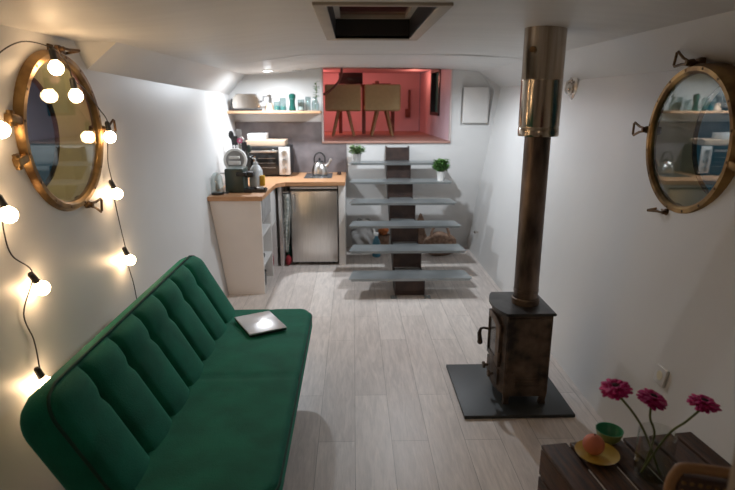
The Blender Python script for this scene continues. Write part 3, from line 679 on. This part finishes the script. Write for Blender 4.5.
bm = B(); box(bm, -.05, .05, -.05, -.02, .27, .295, .003); box(bm, -.055, .055, -.055, -.02, .215, .25, .003); obj('grille', bm, 'ceramic', t)
bm = B(); lathe(bm, [(.075, 0), (.08, .01), (.07, .15), (.03, .155)], seg=28); obj('base', bm, 'dgreen', t)
# utensil pot
t = thing('utensil_pot', 'pot crammed with dark ladles and spatulas in the kitchen corner', 'utensil pot', (-1.17, 5.72, .907))
bm = B(); lathe(bm, [(.055, 0), (.06, .14), (.054, .14), (.05, .01)], seg=24, cap=False); lathe(bm, [(0, 0), (.055, 0), (.055, .01), (0, .01)], seg=24); obj('pot', bm, 'inox', t)
for k, (dx, dy, zt, kind, mm) in enumerate([(-.07, .0, .50, 0, 'black'), (-.03, -.02, .46, 1, 'black'), (.03, .02, .44, 0, 'inox'), (.06, -.02, .40, 1, 'black'), (.10, .0, .36, 0, 'dgreen'), (.0, .03, .52, 1, 'grey')]):
    bm = B(); cyl(bm, (dx*.2, dy*.2, .02), (dx, dy, zt-.06), .005, None, 8)
    if kind == 0: ball(bm, (dx, dy, zt-.03), .035, (.8, .35, 1.2), 14)
    else: box(bm, dx-.028, dx+.028, dy-.004, dy+.004, zt-.09, zt, .003)
    obj('utensil', bm, mm, t)
t = thing('flower_sprig', 'pink flower sprig sticking up in front of the utensil pot', 'flower', (-1.13, 5.60, .907))
bm = B(); cyl(bm, (0, 0, 0), (0, 0, .40), .003, None, 6); obj('stem', bm, 'stem', t)
bm = B()
for k in range(6): a = 2*pi*k/6+.3; ball(bm, (.020*cos(a), -.01, .42+.020*sin(a)), .012, (1, .4, .7), 10, None)
obj('petals', bm, mat('pink_petals', (.55, .06, .18), .6), t)
t = thing('knife_block', 'wooden handled tools standing in a dark block beside the oven', 'knife block', (-.965, 5.45, .907))
bm = B(); prism(bm, [(-.05, 0), (.06, 0), (.04, .18), (-.05, .2)], lambda a, b, h: (h, a, b), -.04, .04); obj('block', bm, 'black', t)
for k in range(4): bm = B(); x = -.03+.02*k; tube(bm, [(x, .01, .17), (x-.01, -.01-.01*k, .24), (x-.005, -.03, .28+.01*(k % 2))], [.009, .011, .010], 8); obj('knife_handle', bm, 'honey' if k == 2 else 'black', t)
t = thing('soap_jug', 'translucent white plastic jug with a yellow sponge beside the coffee machine', 'jug', (-.915, 5.20, .907))
bm = B(); lathe(bm, [(.05, 0), (.062, .01), (.066, .09), (.060, .17), (.035, .215), (.02, .225), (.02, .25), (0, .25)], seg=28); obj('jug_body', bm, mat('milky_plastic', (.62, .66, .68), .3), t)
bm = B(); box(bm, .035, .085, -.055, -.015, .03, .13, .01); obj('sponge', bm, mat('yellow_sponge', (.62, .36, .03), .8), t)
bm = B(); tube(bm, [(0, 0, .25), (0, 0, .28), (-.03, -.01, .285)], .006, 8); obj('pump', bm, 'ceramic', t)
t = thing('dish_tray', 'low black tray of small dishes on the worktop beside the coffee machine', 'tray', (-.872, 5.02, .907))
bm = B(); 
for a in ((-.05, .075, -.06, .06, 0, .008), (-.05, .075, -.06, -.055, .008, .03), (-.05, .075, .055, .06, .008, .03), (.07, .075, -.055, .055, .008, .03)): box(bm, *a)
for c in list(bpy.data.objects):
    if c.name == 'drip_tray':
        me = c.data
obj('tray_body', bm, 'black', t)
bm = B(); lathe(bm, [(.02, 0), (.035, .03), (.032, .03), (.018, .004)], c=(.02, .0, .008), seg=20, cap=False); obj('dish', bm, 'ceramic', t)
bpy.data.objects['drip_tray'].scale = (.45, 1, 1); bpy.data.objects['drip_tray'].location.x = .045
# things below the worktop
t = thing('dish_towel', 'patterned pale dish towel hanging left of the fridge', 'towel', (-.70, 5.66, .1))
bm = B(); vv = []
for j in range(16):
    z = .68-.62*j/15; row = []
    for i in range(9):
        u = i/8; wdt = .065+.0*j; x = -.028+wdt*u*(1 if j < 11 else 1-.12*(j-10)); row.append(bm.verts.new((x+.008*sin(j*.5), -.012+.010*sin(u*9+j*.15), z)))
    vv.append(row)
for j in range(15):
    for i in range(8): bm.faces.new((vv[j][i], vv[j][i+1], vv[j+1][i+1], vv[j+1][i]))
o = obj('cloth', bm, 'towel', t); md = o.modifiers.new('s', 'SOLIDIFY'); md.thickness = .006
bm = B(); tube(bm, [(-.035, -.01, .70), (.035, -.01, .70)], .006, 8); tube(bm, [(0, -.01, .70), (0, .02, .74), (0, .03, .765)], .004, 6); obj('hook_rail', bm, 'inox', t)
bm = B(); lathe(bm, [(.03, 0), (.034, .01), (.034, .13), (.014, .17), (.014, .2), (0, .2)], seg=20); o = obj('bottle', bm, 'bottle'); o.location = (-.705, 5.82, 0); tag(o, 'dark bottle on the floor in the gap left of the fridge', 'bottle')
bm = B(); ball(bm, (0, 0, .055), .055, (.62, 1, 1), 14); o = obj('grocery_bag', bm, 'red'); o.location = (-.703, 5.70, .0); tag(o, 'small red bag on the floor in the gap left of the fridge', 'bag')
bm = B(); lathe(bm, [(.08, 0), (.11, .02), (.115, .15), (.108, .15), (.10, .02)], seg=28, cap=False); lathe(bm, [(0, 0), (.08, 0), (.08, .01), (0, .01)], seg=28); o = obj('cooking_pot', bm, 'irontop'); o.location = (-.945, 5.0, .0); tag(o, 'dark cooking pot on the floor inside the lowest cabinet cubby', 'pot')
bm = B(); lathe(bm, [(.07, 0), (.10, .03), (.10, .05), (.07, .01)], seg=28, cap=True); o = obj('bowl', bm, 'irontop'); o.location = (-.94, 5.02, .2585); tag(o, 'dark bowl on the middle shelf of the cabinet cubby', 'bowl')
for k, (x, y, z, r_, m_, l_) in enumerate([(-.90, 5.50, .0, .12, 'red', 'dark red bag at the bottom of the open cabinet bay'), (-.90, 5.46, .24, .09, 'red', 'dark red cloth bundle piled in the open cabinet bay')]):
    bm = B(); ball(bm, (0, 0, r_), r_, (.62, .95, 1), 16)
    for v in bm.verts: v.co *= 1+.06*sin(19*v.co.x+23*v.co.z+7*v.co.y); v.co.z = max(v.co.z, 0)
    o = obj('cloth_bag', bm, m_); o.location = (x, y, z); tag(o, l_, 'bag')

# shelf items (top z 1.606)
zs = 1.606
t = thing('toaster', 'wide chrome two slot toaster on the wall shelf', 'toaster', (-1.165, 6.27, zs))
bm = B(); pr_ = [(-.145, .02), (.145, .02), (.148, .10), (.13, .155), (.09, .178), (-.09, .178), (-.13, .155), (-.148, .10)]
prism(bm, pr_, lambda a, b, h: (a, h, b), -.07, .07); bmesh.ops.bevel(bm, geom=bm.edges[:], offset=.012, segments=3, affect='EDGES'); obj('shell', bm, 'chrome', t, smooth=50)
bm = B(); box(bm, -.15, .15, -.075, .075, 0, .022, .005); obj('base', bm, 'black', t)
bm = B(); box(bm, .148, .166, -.012, .012, .09, .11, .004); box(bm, -.165, -.148, -.03, .03, .06, .13, .004); box(bm, -.11, .11, -.045, -.02, .176, .18); box(bm, -.11, .11, .02, .045, .176, .18); obj('lever', bm, 'black', t)
t = thing('moka_pot', 'small steel moka pot right of the toaster on the shelf', 'moka pot', (-.918, 6.26, zs))
bm = B(); lathe(bm, [(.045, 0), (.045, .01), (.034, .07), (.038, .08)], seg=8); obj('boiler', bm, 'palewood', t)
bm = B(); lathe(bm, [(.030, .08), (.040, .15), (.025, .165), (.006, .172), (.008, .185), (0, .19)], seg=8); tube(bm, [(.035, 0, .13), (.05, 0, .15)], .006, 6); obj('top_chamber', bm, 'inox', t)
bm = B(); tube(bm, [(-.036, 0, .15), (-.065, 0, .15), (-.068, 0, .10)], .006, 8); obj('handle', bm, 'black', t)
def jar(x, y, r_, hh, mname, label, inner=None, ih=.5, cat='glass', name='drinking_glass'):
    t = thing(name, label, cat, (x, y, zs), group=None)
    bm = B(); lathe(bm, [(r_*.85, 0), (r_, .006), (r_*1.02, hh), (r_*.96, hh), (r_*.9, .008)], seg=24, cap=False); lathe(bm, [(0, 0.0), (r_*.85, 0.0), (r_*.85, .004), (0, .004)], seg=24); obj('glass_wall', bm, mname, t)
    if inner: bm = B(); lathe(bm, [(0, .008), (r_*.86, .008), (r_*.88, hh*ih), (0, hh*ih)], seg=24); obj('contents', bm, inner, t)
    return t
jar(-.835, 6.24, .036, .10, 'thinglass', 'short glass with teal contents right of the moka pot', 'teal', .55)
jar(-.768, 6.25, .034, .14, 'thinglass', 'taller glass with teal contents left of the dark green bottle', 'teal', .38)
t = thing('pepper_mill', 'dark green bottle shaped mill in the middle of the shelf glasses', 'mill', (-.665, 6.25, zs))
bm = B(); lathe(bm, [(.036, 0), (.038, .02), (.030, .06), (.028, .10), (.034, .12), (.034, .125)], seg=24); obj('body', bm, 'bottle', t)
bm = B(); lathe(bm, [(.034, .126), (.038, .145), (.036, .172), (.02, .183), (0, .185)], seg=24); obj('cap', bm, 'bottle', t)
jar(-.572, 6.25, .036, .12, 'thinglass', 'clear storage jar just right of the dark green mill', 'ceramic', .35, 'jar', 'storage_jar')
jar(-.495, 6.27, .030, .15, 'thinglass', 'slim tall clear jar left of the leafy glass vase on the shelf', None, 0, 'jar', 'storage_jar')
t = thing('sprig_vase', 'clear glass vase holding a leafy sprig at the right end of the shelf', 'vase', (-.415, 6.26, zs))
bm = B(); lathe(bm, [(.035, 0), (.042, .01), (.042, .08), (.022, .12), (.022, .145), (.018, .145), (.018, .12), (.038, .078), (.038, .01)], seg=24); obj('glass_body', bm, 'thinglass', t)
bm = B(); stempts = [(0, 0, .02), (.005, 0, .15), (.02, -.01, .24), (.012, 0, .30)]; tube(bm, [V(p) for p in stempts], .0035, 6); obj('stem', bm, 'stem', t)
def leafmesh(bm, c, d, ln, wd, droop=.2):
    c = V(c); d = V(d).normalized(); s = d.cross(V((0, 0, 1))); s = s.normalized() if s.length > .05 else V((1, 0, 0)); n_ = s.cross(d)
    pts = []; prof_ = [(0, .12), (.25, .8), (.5, 1), (.75, .7), (1, .05)]; L_ = []; R_ = []; Cc = []
    for t_, w_ in prof_:
        p = c+d*ln*t_-V((0, 0, 1))*droop*ln*t_*t_; L_.append(bm.verts.new(p+s*wd*w_*.5+n_*wd*.12)); R_.append(bm.verts.new(p-s*wd*w_*.5+n_*wd*.12)); Cc.append(bm.verts.new(p))
    for i in range(4): bm.faces.new((L_[i], L_[i+1], Cc[i+1], Cc[i])); bm.faces.new((Cc[i], Cc[i+1], R_[i+1], R_[i]))
bm = B()
for k in range(22):
    h_ = .13+.18*random.random(); a = random.random()*6.28; leafmesh(bm, (.012, 0, h_), (cos(a), sin(a)*.7, .4), .045, .026)
obj('leaves', bm, 'leaf', t)

# ---------------------------------------------------------------- plants on the stair treads
def pot_plant(loc, label, m_pot, m_leaf, n_, sp, hh, potr, poth):
    t = thing('potted_plant', label, 'potted plant', loc)
    bm = B(); lathe(bm, [(potr*.8, 0), (potr, poth*.95), (potr*1.03, poth), (potr*.92, poth), (potr*.85, poth*.8), (0, poth*.8)], seg=24); obj('pot', bm, m_pot, t)
    bm = B()
    for k in range(n_):
        a = random.random()*6.28; r_ = random.random()**.6*potr*.6; el = .3+random.random()*1.4
        st_ = V((r_*cos(a), r_*sin(a), poth*.8)); tip = st_+V((cos(a)*sp*random.random(), sin(a)*sp*random.random(), hh*(.35+.65*random.random())))
        tube(bm, [st_, (st_+tip)/2+V((0, 0, .01)), tip], .0014, 4, cap=False); a2 = random.random()*6.28
        for q in range(3): leafmesh(bm, tip-V((0, 0, .014*q)), (cos(a2+q*2.1), sin(a2+q*2.1), .75), .042, .026)
    obj('foliage', bm, m_leaf, t)
pot_plant((.04, 6.18, 1.05), 'small bushy plant in a grey pot on the left end of the top stair tread', 'grey', 'leafp', 60, .065, .10, .048, .095)
pot_plant((.945, 5.93, .875), 'bright green leafy plant in a white pot on the right end of a stair tread', 'ceramic', 'leaf', 110, .062, .14, .046, .10)

# ---------------------------------------------------------------- clutter behind the stairs
t = thing('storage_sack', 'crumpled grey sack leaning behind the left side of the stairs', 'sack', (.11, 6.17, 0))
t.scale = (1.25, 1, 1.12)
bm = B(); bmesh.ops.create_icosphere(bm, subdivisions=4, radius=1)
for v in bm.verts:
    c = v.co; k = 1+.10*sin(7*c.x+5*c.z)+.07*sin(13*c.y+9*c.z+4*c.x)
    v.co = V((c.x*.12*k, c.y*.09*k, .16+c.z*.16*k if c.z < .6 else .16+c.z*.2*k))
    v.co.x *= 1-.35*max(0, c.z); v.co.z = max(0, v.co.z)
obj('sack_body', bm, 'grey', t)
bm = B(); tube(bm, [(-.02, -.02, .32), (.0, -.05, .36), (.06, -.06, .34), (.1, -.07, .25), (.12, -.08, .05)], .010, 8); obj('strap', bm, 'ceramic', t)
t = thing('spray_bottle', 'blue and white cleaning bottle standing behind the lower stair treads', 'bottle', (.255, 6.02, 0))
bm = B(); lathe(bm, [(.04, 0), (.048, .01), (.048, .14), (.035, .19), (.018, .22), (.018, .24), (0, .24)], seg=20); obj('bottle_body', bm, 'blue', t)
bm = B(); lathe(bm, [(.049, .05), (.049, .13)], seg=20, cap=False); obj('wrap', bm, 'ceramic', t)
bm = B(); box(bm, -.035, .02, -.012, .012, .24, .28, .004); tube(bm, [(-.02, 0, .25), (-.04, 0, .21)], .005, 6); obj('trigger', bm, 'ceramic', t)
t = thing('orange_basket', 'small orange basket behind the left side of the central stringer', 'basket', (.345, 6.25, 0))
bm = B(); lathe(bm, [(.06, 0), (.075, .2), (.07, .2), (.056, .01)], seg=20, cap=False); lathe(bm, [(0, 0), (.06, 0), (.06, .01), (0, .01)], seg=20); obj('tub', bm, 'wicker', t)
bm = B()
for k in range(7): ball(bm, (.045*cos(k*2.4)*(k/7)**.5, .045*sin(k*2.4)*(k/7)**.5, .22+.02*(k % 3)), .032, seg=10)
obj('contents', bm, 'orange', t)
t = thing('wicker_handbag', 'round brown woven handbag on the floor behind the right side of the stairs', 'handbag', (.985, 6.05, 0))
t.scale = (1.12, 1, 1.15)
bm = B(); bmesh.ops.create_icosphere(bm, subdivisions=4, radius=1)
for v in bm.verts:
    c = v.co; k = 1+.02*sin(40*c.z)+.05*sin(5*c.x+3*c.z); v.co = V((c.x*.175*k, c.y*.09*k, max(0, .115+c.z*.125*k)))
obj('bag_body', bm, 'wicker', t)
bm = B(); tube(bm, [(-.10+.0*k, -.03, .20) if k == 0 else (-.01-.09*cos(pi*k/10), -.03, .20+.13*sin(pi*k/10)) for k in range(11)], .014, 10); obj('handle', bm, 'wicker', t)
t = thing('brown_guitar_case', 'narrow brown case leaning on the wall behind the right treads', 'case', (.79, 6.30, 0))
bm = B(); lathe(bm, [(.06, 0), (.09, .03), (.10, .16), (.06, .26), (.075, .34), (.04, .42), (.015, .47), (0, .48)], seg=24)
for v in bm.verts: v.co.y = v.co.y*.55+v.co.z*.12
obj('case_body', bm, 'wicker', t)
t.scale = (.8, 1, .9)

# ---------------------------------------------------------------- loft furniture
zf = OZ+.012
def loft_chair():
    t = thing('lounge_chair', '', 'chair', (0, 0, zf), 0, 'beige chairs at the loft desk')
    bm = B(); box(bm, -.235, .235, -.045, .045, .33, .66, .022); obj('backrest', bm, 'chairf', t)
    bm = B(); box(bm, -.235, .235, .046, .42, .32, .39, .02); obj('seat', bm, 'chairf', t)
    for x, y in ((-1, 0), (1, 0), (-1, .38), (1, .38)):
        bm = B(); cyl(bm, (x*.06, y+.01, .335), (x*.14, y-.02 if y == 0 else y+.02, 0), .022, .016, 12); obj('leg', bm, 'honey', t)
    return t
c1 = loft_chair(); c1.location = (-.13, 7.42, zf); c1['label'] = 'left beige chair seen from behind at the loft desk'
c2 = dup(c1, (.385, 7.42, zf), 0, 'right beige chair seen from behind at the loft desk')
t = thing('desk', 'dark red wooden desk in the pink lit loft', 'desk', (.15, 8.13, zf))
bm = B(); box(bm, -.36, .45, -.25, .28, .645, .675, .004); obj('desk_top', bm, 'dwood', t)
for x in (-.33, .0, .42): bm = B(); box(bm, x-.025, x+.025, -.23 if x == 0 else -.03, -.18 if x == 0 else .03, 0, .645, .003); obj('leg', bm, 'dwood', t)
t = thing('monitor', 'dark computer monitor on the loft desk', 'monitor', (-.03, 8.17, zf+.676))
bm = B(); box(bm, -.17, .17, -.012, .012, .01, .165, .004); sc_ = obj('screen', bm, 'glassdark', t)
bm = B(); box(bm, -.07, .07, -.05, .05, 0, .008); box(bm, -.015, .015, .012, .02, 0, .07); obj('stand', bm, 'black', t)
bm = B(); box(bm, -.13, .13, -.08, .08, 0, .015, .004); cyl(bm, (-.06, 0, .015), (-.06, 0, .05), .03); o = obj('desk_clutter', bm, 'dwood'); o.location = (.40, 8.1, zf+.676); tag(o, 'low dark stack of things on the right of the loft desk', 'papers')
bm = B(); tube(bm, smoothpts([V(p) for p in [(-.13, 6.9, 2.10), (-.15, 6.9, 1.98), (-.22, 6.9, 1.88), (-.33, 6.9, 1.80), (-.45, 6.9, 1.77)]], 6), .014, 10); tag(obj('hanging_hose', bm, 'dwood'), 'dark red curved hose hanging at the left of the loft opening', 'hose')
t = thing('hanging_strap', 'dark narrow strap hanging on the loft back wall right of the chairs', 'strap', (.86, 8.66, 1.6))
bm = B(); box(bm, -.015, .02, -.02, .03, -.02, .28, .005); box(bm, -.06, .02, -.02, .03, -.13, .0, .01); obj('strap_body', bm, 'dwood', t)

# downlights
def downlight(x, y, z, label, tilt=0, mm='spot'):
    t = thing('ceiling_downlight', label, 'downlight', (x, y, z))
    bm = B(); lathe(bm, [(.042, -.004), (.055, -.004), (.058, .004), (.042, .004), (.042, -.004)], seg=32, cap=False); obj('rim', bm, 'ceramic', t)
    bm = B(); lathe(bm, [(0, -.002), (.041, -.002), (.041, .003), (0, .003)], seg=32); obj('lens', bm, mm, t)
    t.rotation_euler = (0, tilt, 0); return t
downlight(-.86, 5.85, 2.004, 'glowing round downlight in the kitchen ceiling above the toaster', -.075)
downlight(-.60, 6.25, 2.034, 'unlit round downlight in the kitchen ceiling above the shelf glasses', -.09, 'ceramic')

# ---------------------------------------------------------------- crate table with flowers and fruit
CT = thing('crate_table', 'dark wooden slatted crate used as a side table', 'crate', (.958, 1.425, 0), R(6.5))
bm = B(); ZC = .55; w_, d_ = .285, .265
xs = [(-w_, -.192), (-.180, -.092), (-.080, .008), (.020, .108), (.120, .208), (.220, w_)]
for k, (a, b) in enumerate(xs):
    bm = B(); box(bm, a, b, -d_, d_, ZC-.014, ZC-.0, .003); obj('top_slat', bm, 'crate', CT)
for s in (-1, 1):
    for k in range(5):
        z1 = ZC-.018-k*.108; bm = B(); box(bm, s*w_-(.012 if s > 0 else 0), s*w_+(.012 if s < 0 else 0), -d_, d_, z1-.098, z1, .003); obj('side_slat', bm, 'crate', CT)
for sx_ in (-1, 1):
    for sy_ in (-1, 1):
        bm = B(); x = sx_*(w_-.028); y = sy_*(d_-.02); box(bm, x-.015, x+.015, y-.018, y+.018, 0, ZC-.016, .003); obj('corner_post', bm, 'crate', CT)
for sy_ in (-1, 1):
    bm = B(); box(bm, -w_+.013, w_-.013, sy_*(d_-.008)-.006, sy_*(d_-.008)+.006, ZC-.11, ZC-.016, .003); obj('end_slat', bm, 'crate', CT); bm = B(); box(bm, -w_+.013, w_-.013, sy_*(d_-.008)-.006, sy_*(d_-.008)+.006, .02, .12, .003); obj('end_slat', bm, 'crate', CT)
t = thing('yellow_plate', 'small yellow glazed plate under the peach on the crate', 'plate', (.808, 1.585, ZC))
t.scale = (.84, .84, 1)
bm = B(); lathe(bm, [(.03, 0), (.045, .004), (.082, .016), (.084, .019), (.078, .018), (.045, .009), (0, .007)], seg=40); obj('plate_body', bm, 'yellow', t)
t = thing('peach', 'ripe orange peach on the yellow plate', 'peach', (.797, 1.592, ZC+.0095))
t.scale = (.88, .88, .88)
bm = B(); ball(bm, (0, 0, .038), .040, (1, 1, .96), 28)
for v in bm.verts: a = math.atan2(v.co.y, v.co.x); v.co.x *= 1-.04*math.exp(-((a-.5)/.25)**2); v.co.y *= 1-.04*math.exp(-((a-.5)/.25)**2)
obj('flesh', bm, 'peach', t)
bm = B(); cyl(bm, (0, 0, .073), (.002, .002, .082), .003, .002, 8); obj('stalk', bm, 'legwood', t)
t = thing('green_bowl', 'small green bowl tilted beside the yellow plate', 'bowl', (.885, 1.668, ZC))
t.scale = (.86, .86, 1.0)
bm = B(); ms = Matrix.Rotation(R(14), 4, 'X')
lathe(bm, [(.022, 0), (.030, .004), (.046, .022), (.053, .048)], seg=36, cap=False, mtx=None); lathe(bm, [(0, 0), (.022, 0)], seg=36, cap=False); obj('outside', bm, 'lime', t, label='pale streaked green outside')
bm = B(); lathe(bm, [(.053, .048), (.050, .048), (.043, .024), (.026, .008), (0, .006)], seg=36, cap=False); obj('inside', bm, 'greenbowl', t, label='deep green glazed inside')
VX_, VY_ = .935, 1.475
t = thing('flower_vase', 'clear round glass vase half filled with water on the crate', 'vase', (VX_, VY_, ZC))
bm = B(); lathe(bm, [(.0, 0), (.040, 0), (.050, .006), (.056, .03), (.057, .07), (.055, .12), (.054, .165), (.051, .165), (.052, .12), (.054, .07), (.053, .03), (.046, .012), (0, .010)], seg=44); obj('glass_body', bm, 'glass', t)
bm = B(); lathe(bm, [(0, .0105), (.045, .0125), (.052, .03), (.0525, .06), (0, .06)], seg=44); obj('water', bm, 'water', t)
heads = [(.793, 1.49, .858, 'left of the three magenta gerberas in the glass vase', -.2, -.15), (.905, 1.48, .826, 'middle of the three magenta gerberas, lower above the vase', .25, -.1), (1.075, 1.49, .802, 'rightmost magenta gerbera leaning far out of the vase', .1, -.2)]
for k, (hx, hy, hz, lab, tx, ty) in enumerate(heads):
    t = thing('gerbera', lab, 'flower', (hx, hy, hz), group='gerberas in the glass vase')
    b0 = V((VX_+(.02, -.02, -.035)[k]-hx, VY_+(-.01, .015, 0)[k]-hy, ZC+.02-hz)); rim = V((VX_+(-.035, -.01, .03)[k]-hx, VY_-hy, ZC+.15-hz))
    bend = rim*.5+[V((.008, 0, -.004)), V((-.010, 0, 0)), V((.006, 0, -.004))][k]
    bm = B(); tube(bm, smoothpts([b0, rim, bend, V((0, 0, -.012))], 6), .0036, 8); obj('stem', bm, 'stem', t)
    rot = Euler((R(14)+ty, tx, 0)).to_matrix().to_4x4()
    bm = B()
    for layer, (n_, ln, z_, el) in enumerate([(20, .047, .0, .05), (20, .043, .004, .16), (16, .028, .008, .45)]):
        for q in range(n_):
            a = 2*pi*(q+.5*layer)/n_+random.uniform(-.05, .05); L2 = ln*random.uniform(.92, 1.05); d = V((cos(a), sin(a), el+random.uniform(-.12, .12))).normalized()
            s = V((-sin(a), cos(a), 0)); pts = [(.008, .006), (L2*.45, .013), (L2*.8, .0145), (L2*.96, .010), (L2, .004)]
            ll = [bm.verts.new(rot @ (d*r_+s*w2_*.55+V((0, 0, z_-.15*r_*r_/ln)))) for r_, w2_ in pts]; rr2 = [bm.verts.new(rot @ (d*r_-s*w2_*.55+V((0, 0, z_-.15*r_*r_/ln)))) for r_, w2_ in pts]
            for i in range(4): bm.faces.new((ll[i], ll[i+1], rr2[i+1], rr2[i]))
    o = obj('petals', bm, 'magenta', t); md = o.modifiers.new('s', 'SOLIDIFY'); md.thickness = .0012
    bm = B(); ball(bm, (0, 0, .008), .014, (1, 1, .5), 16, rot); obj('flower_centre', bm, 'fcore', t)
# chair corner beside the crate
CH = thing('wooden_chair', 'wooden chair with brass studded leather back, only its top corner in view beside the crate', 'chair', (.925, 1.0, 0), R(-18))
bm = B(); box(bm, -.2, .2, -.012, .012, .58, .895, .004); lb = obj('leather_back', bm, 'leather', CH)
bm = B(); tube(bm, smoothpts([V((-.215, 0, .40)), V((-.215, .0, .80)), V((-.205, .0, .895)), V((-.17, 0, .915)), V((0, 0, .918)), V((.17, 0, .915)), V((.205, 0, .895)), V((.215, 0, .80)), V((.215, 0, .40))], 6), .012, 12); obj('back_frame', bm, 'honey', CH)
stud_pts = [(-.19+.38*k/23, .882) for k in range(24)]+[(s*.19, .62+.26*k/13) for s in (-1, 1) for k in range(13)]
for px_, pz_ in stud_pts: bm = B(); ball(bm, (px_, -.013, pz_), .0055, (1, .5, 1), 8); obj('brass_stud', bm, 'brass', lb)
bm = B(); box(bm, -.22, .22, -.44, .01, .40, .45, .015); obj('seat', bm, 'leather', CH)
for x in (-.2, .2):
    for y in (-.42, -.0): bm = B(); cyl(bm, (x, y, .41), (x, y, 0), .018, .014, 12); obj('leg', bm, 'honey', CH)
CH.scale = (1, 1, .985)
# added lamp behind the camera, unseen, for a dim warm fill
t = thing('fill_lamp', 'added unseen flat warm ceiling lamp at the near end of the cabin', 'lamp', (-.1, -.9, 2.068))
bm = B(); lathe(bm, [(0, 0), (.14, 0), (.14, -.02), (0, -.02)], seg=32); obj('diffuser', bm, 'fillwarm', t)
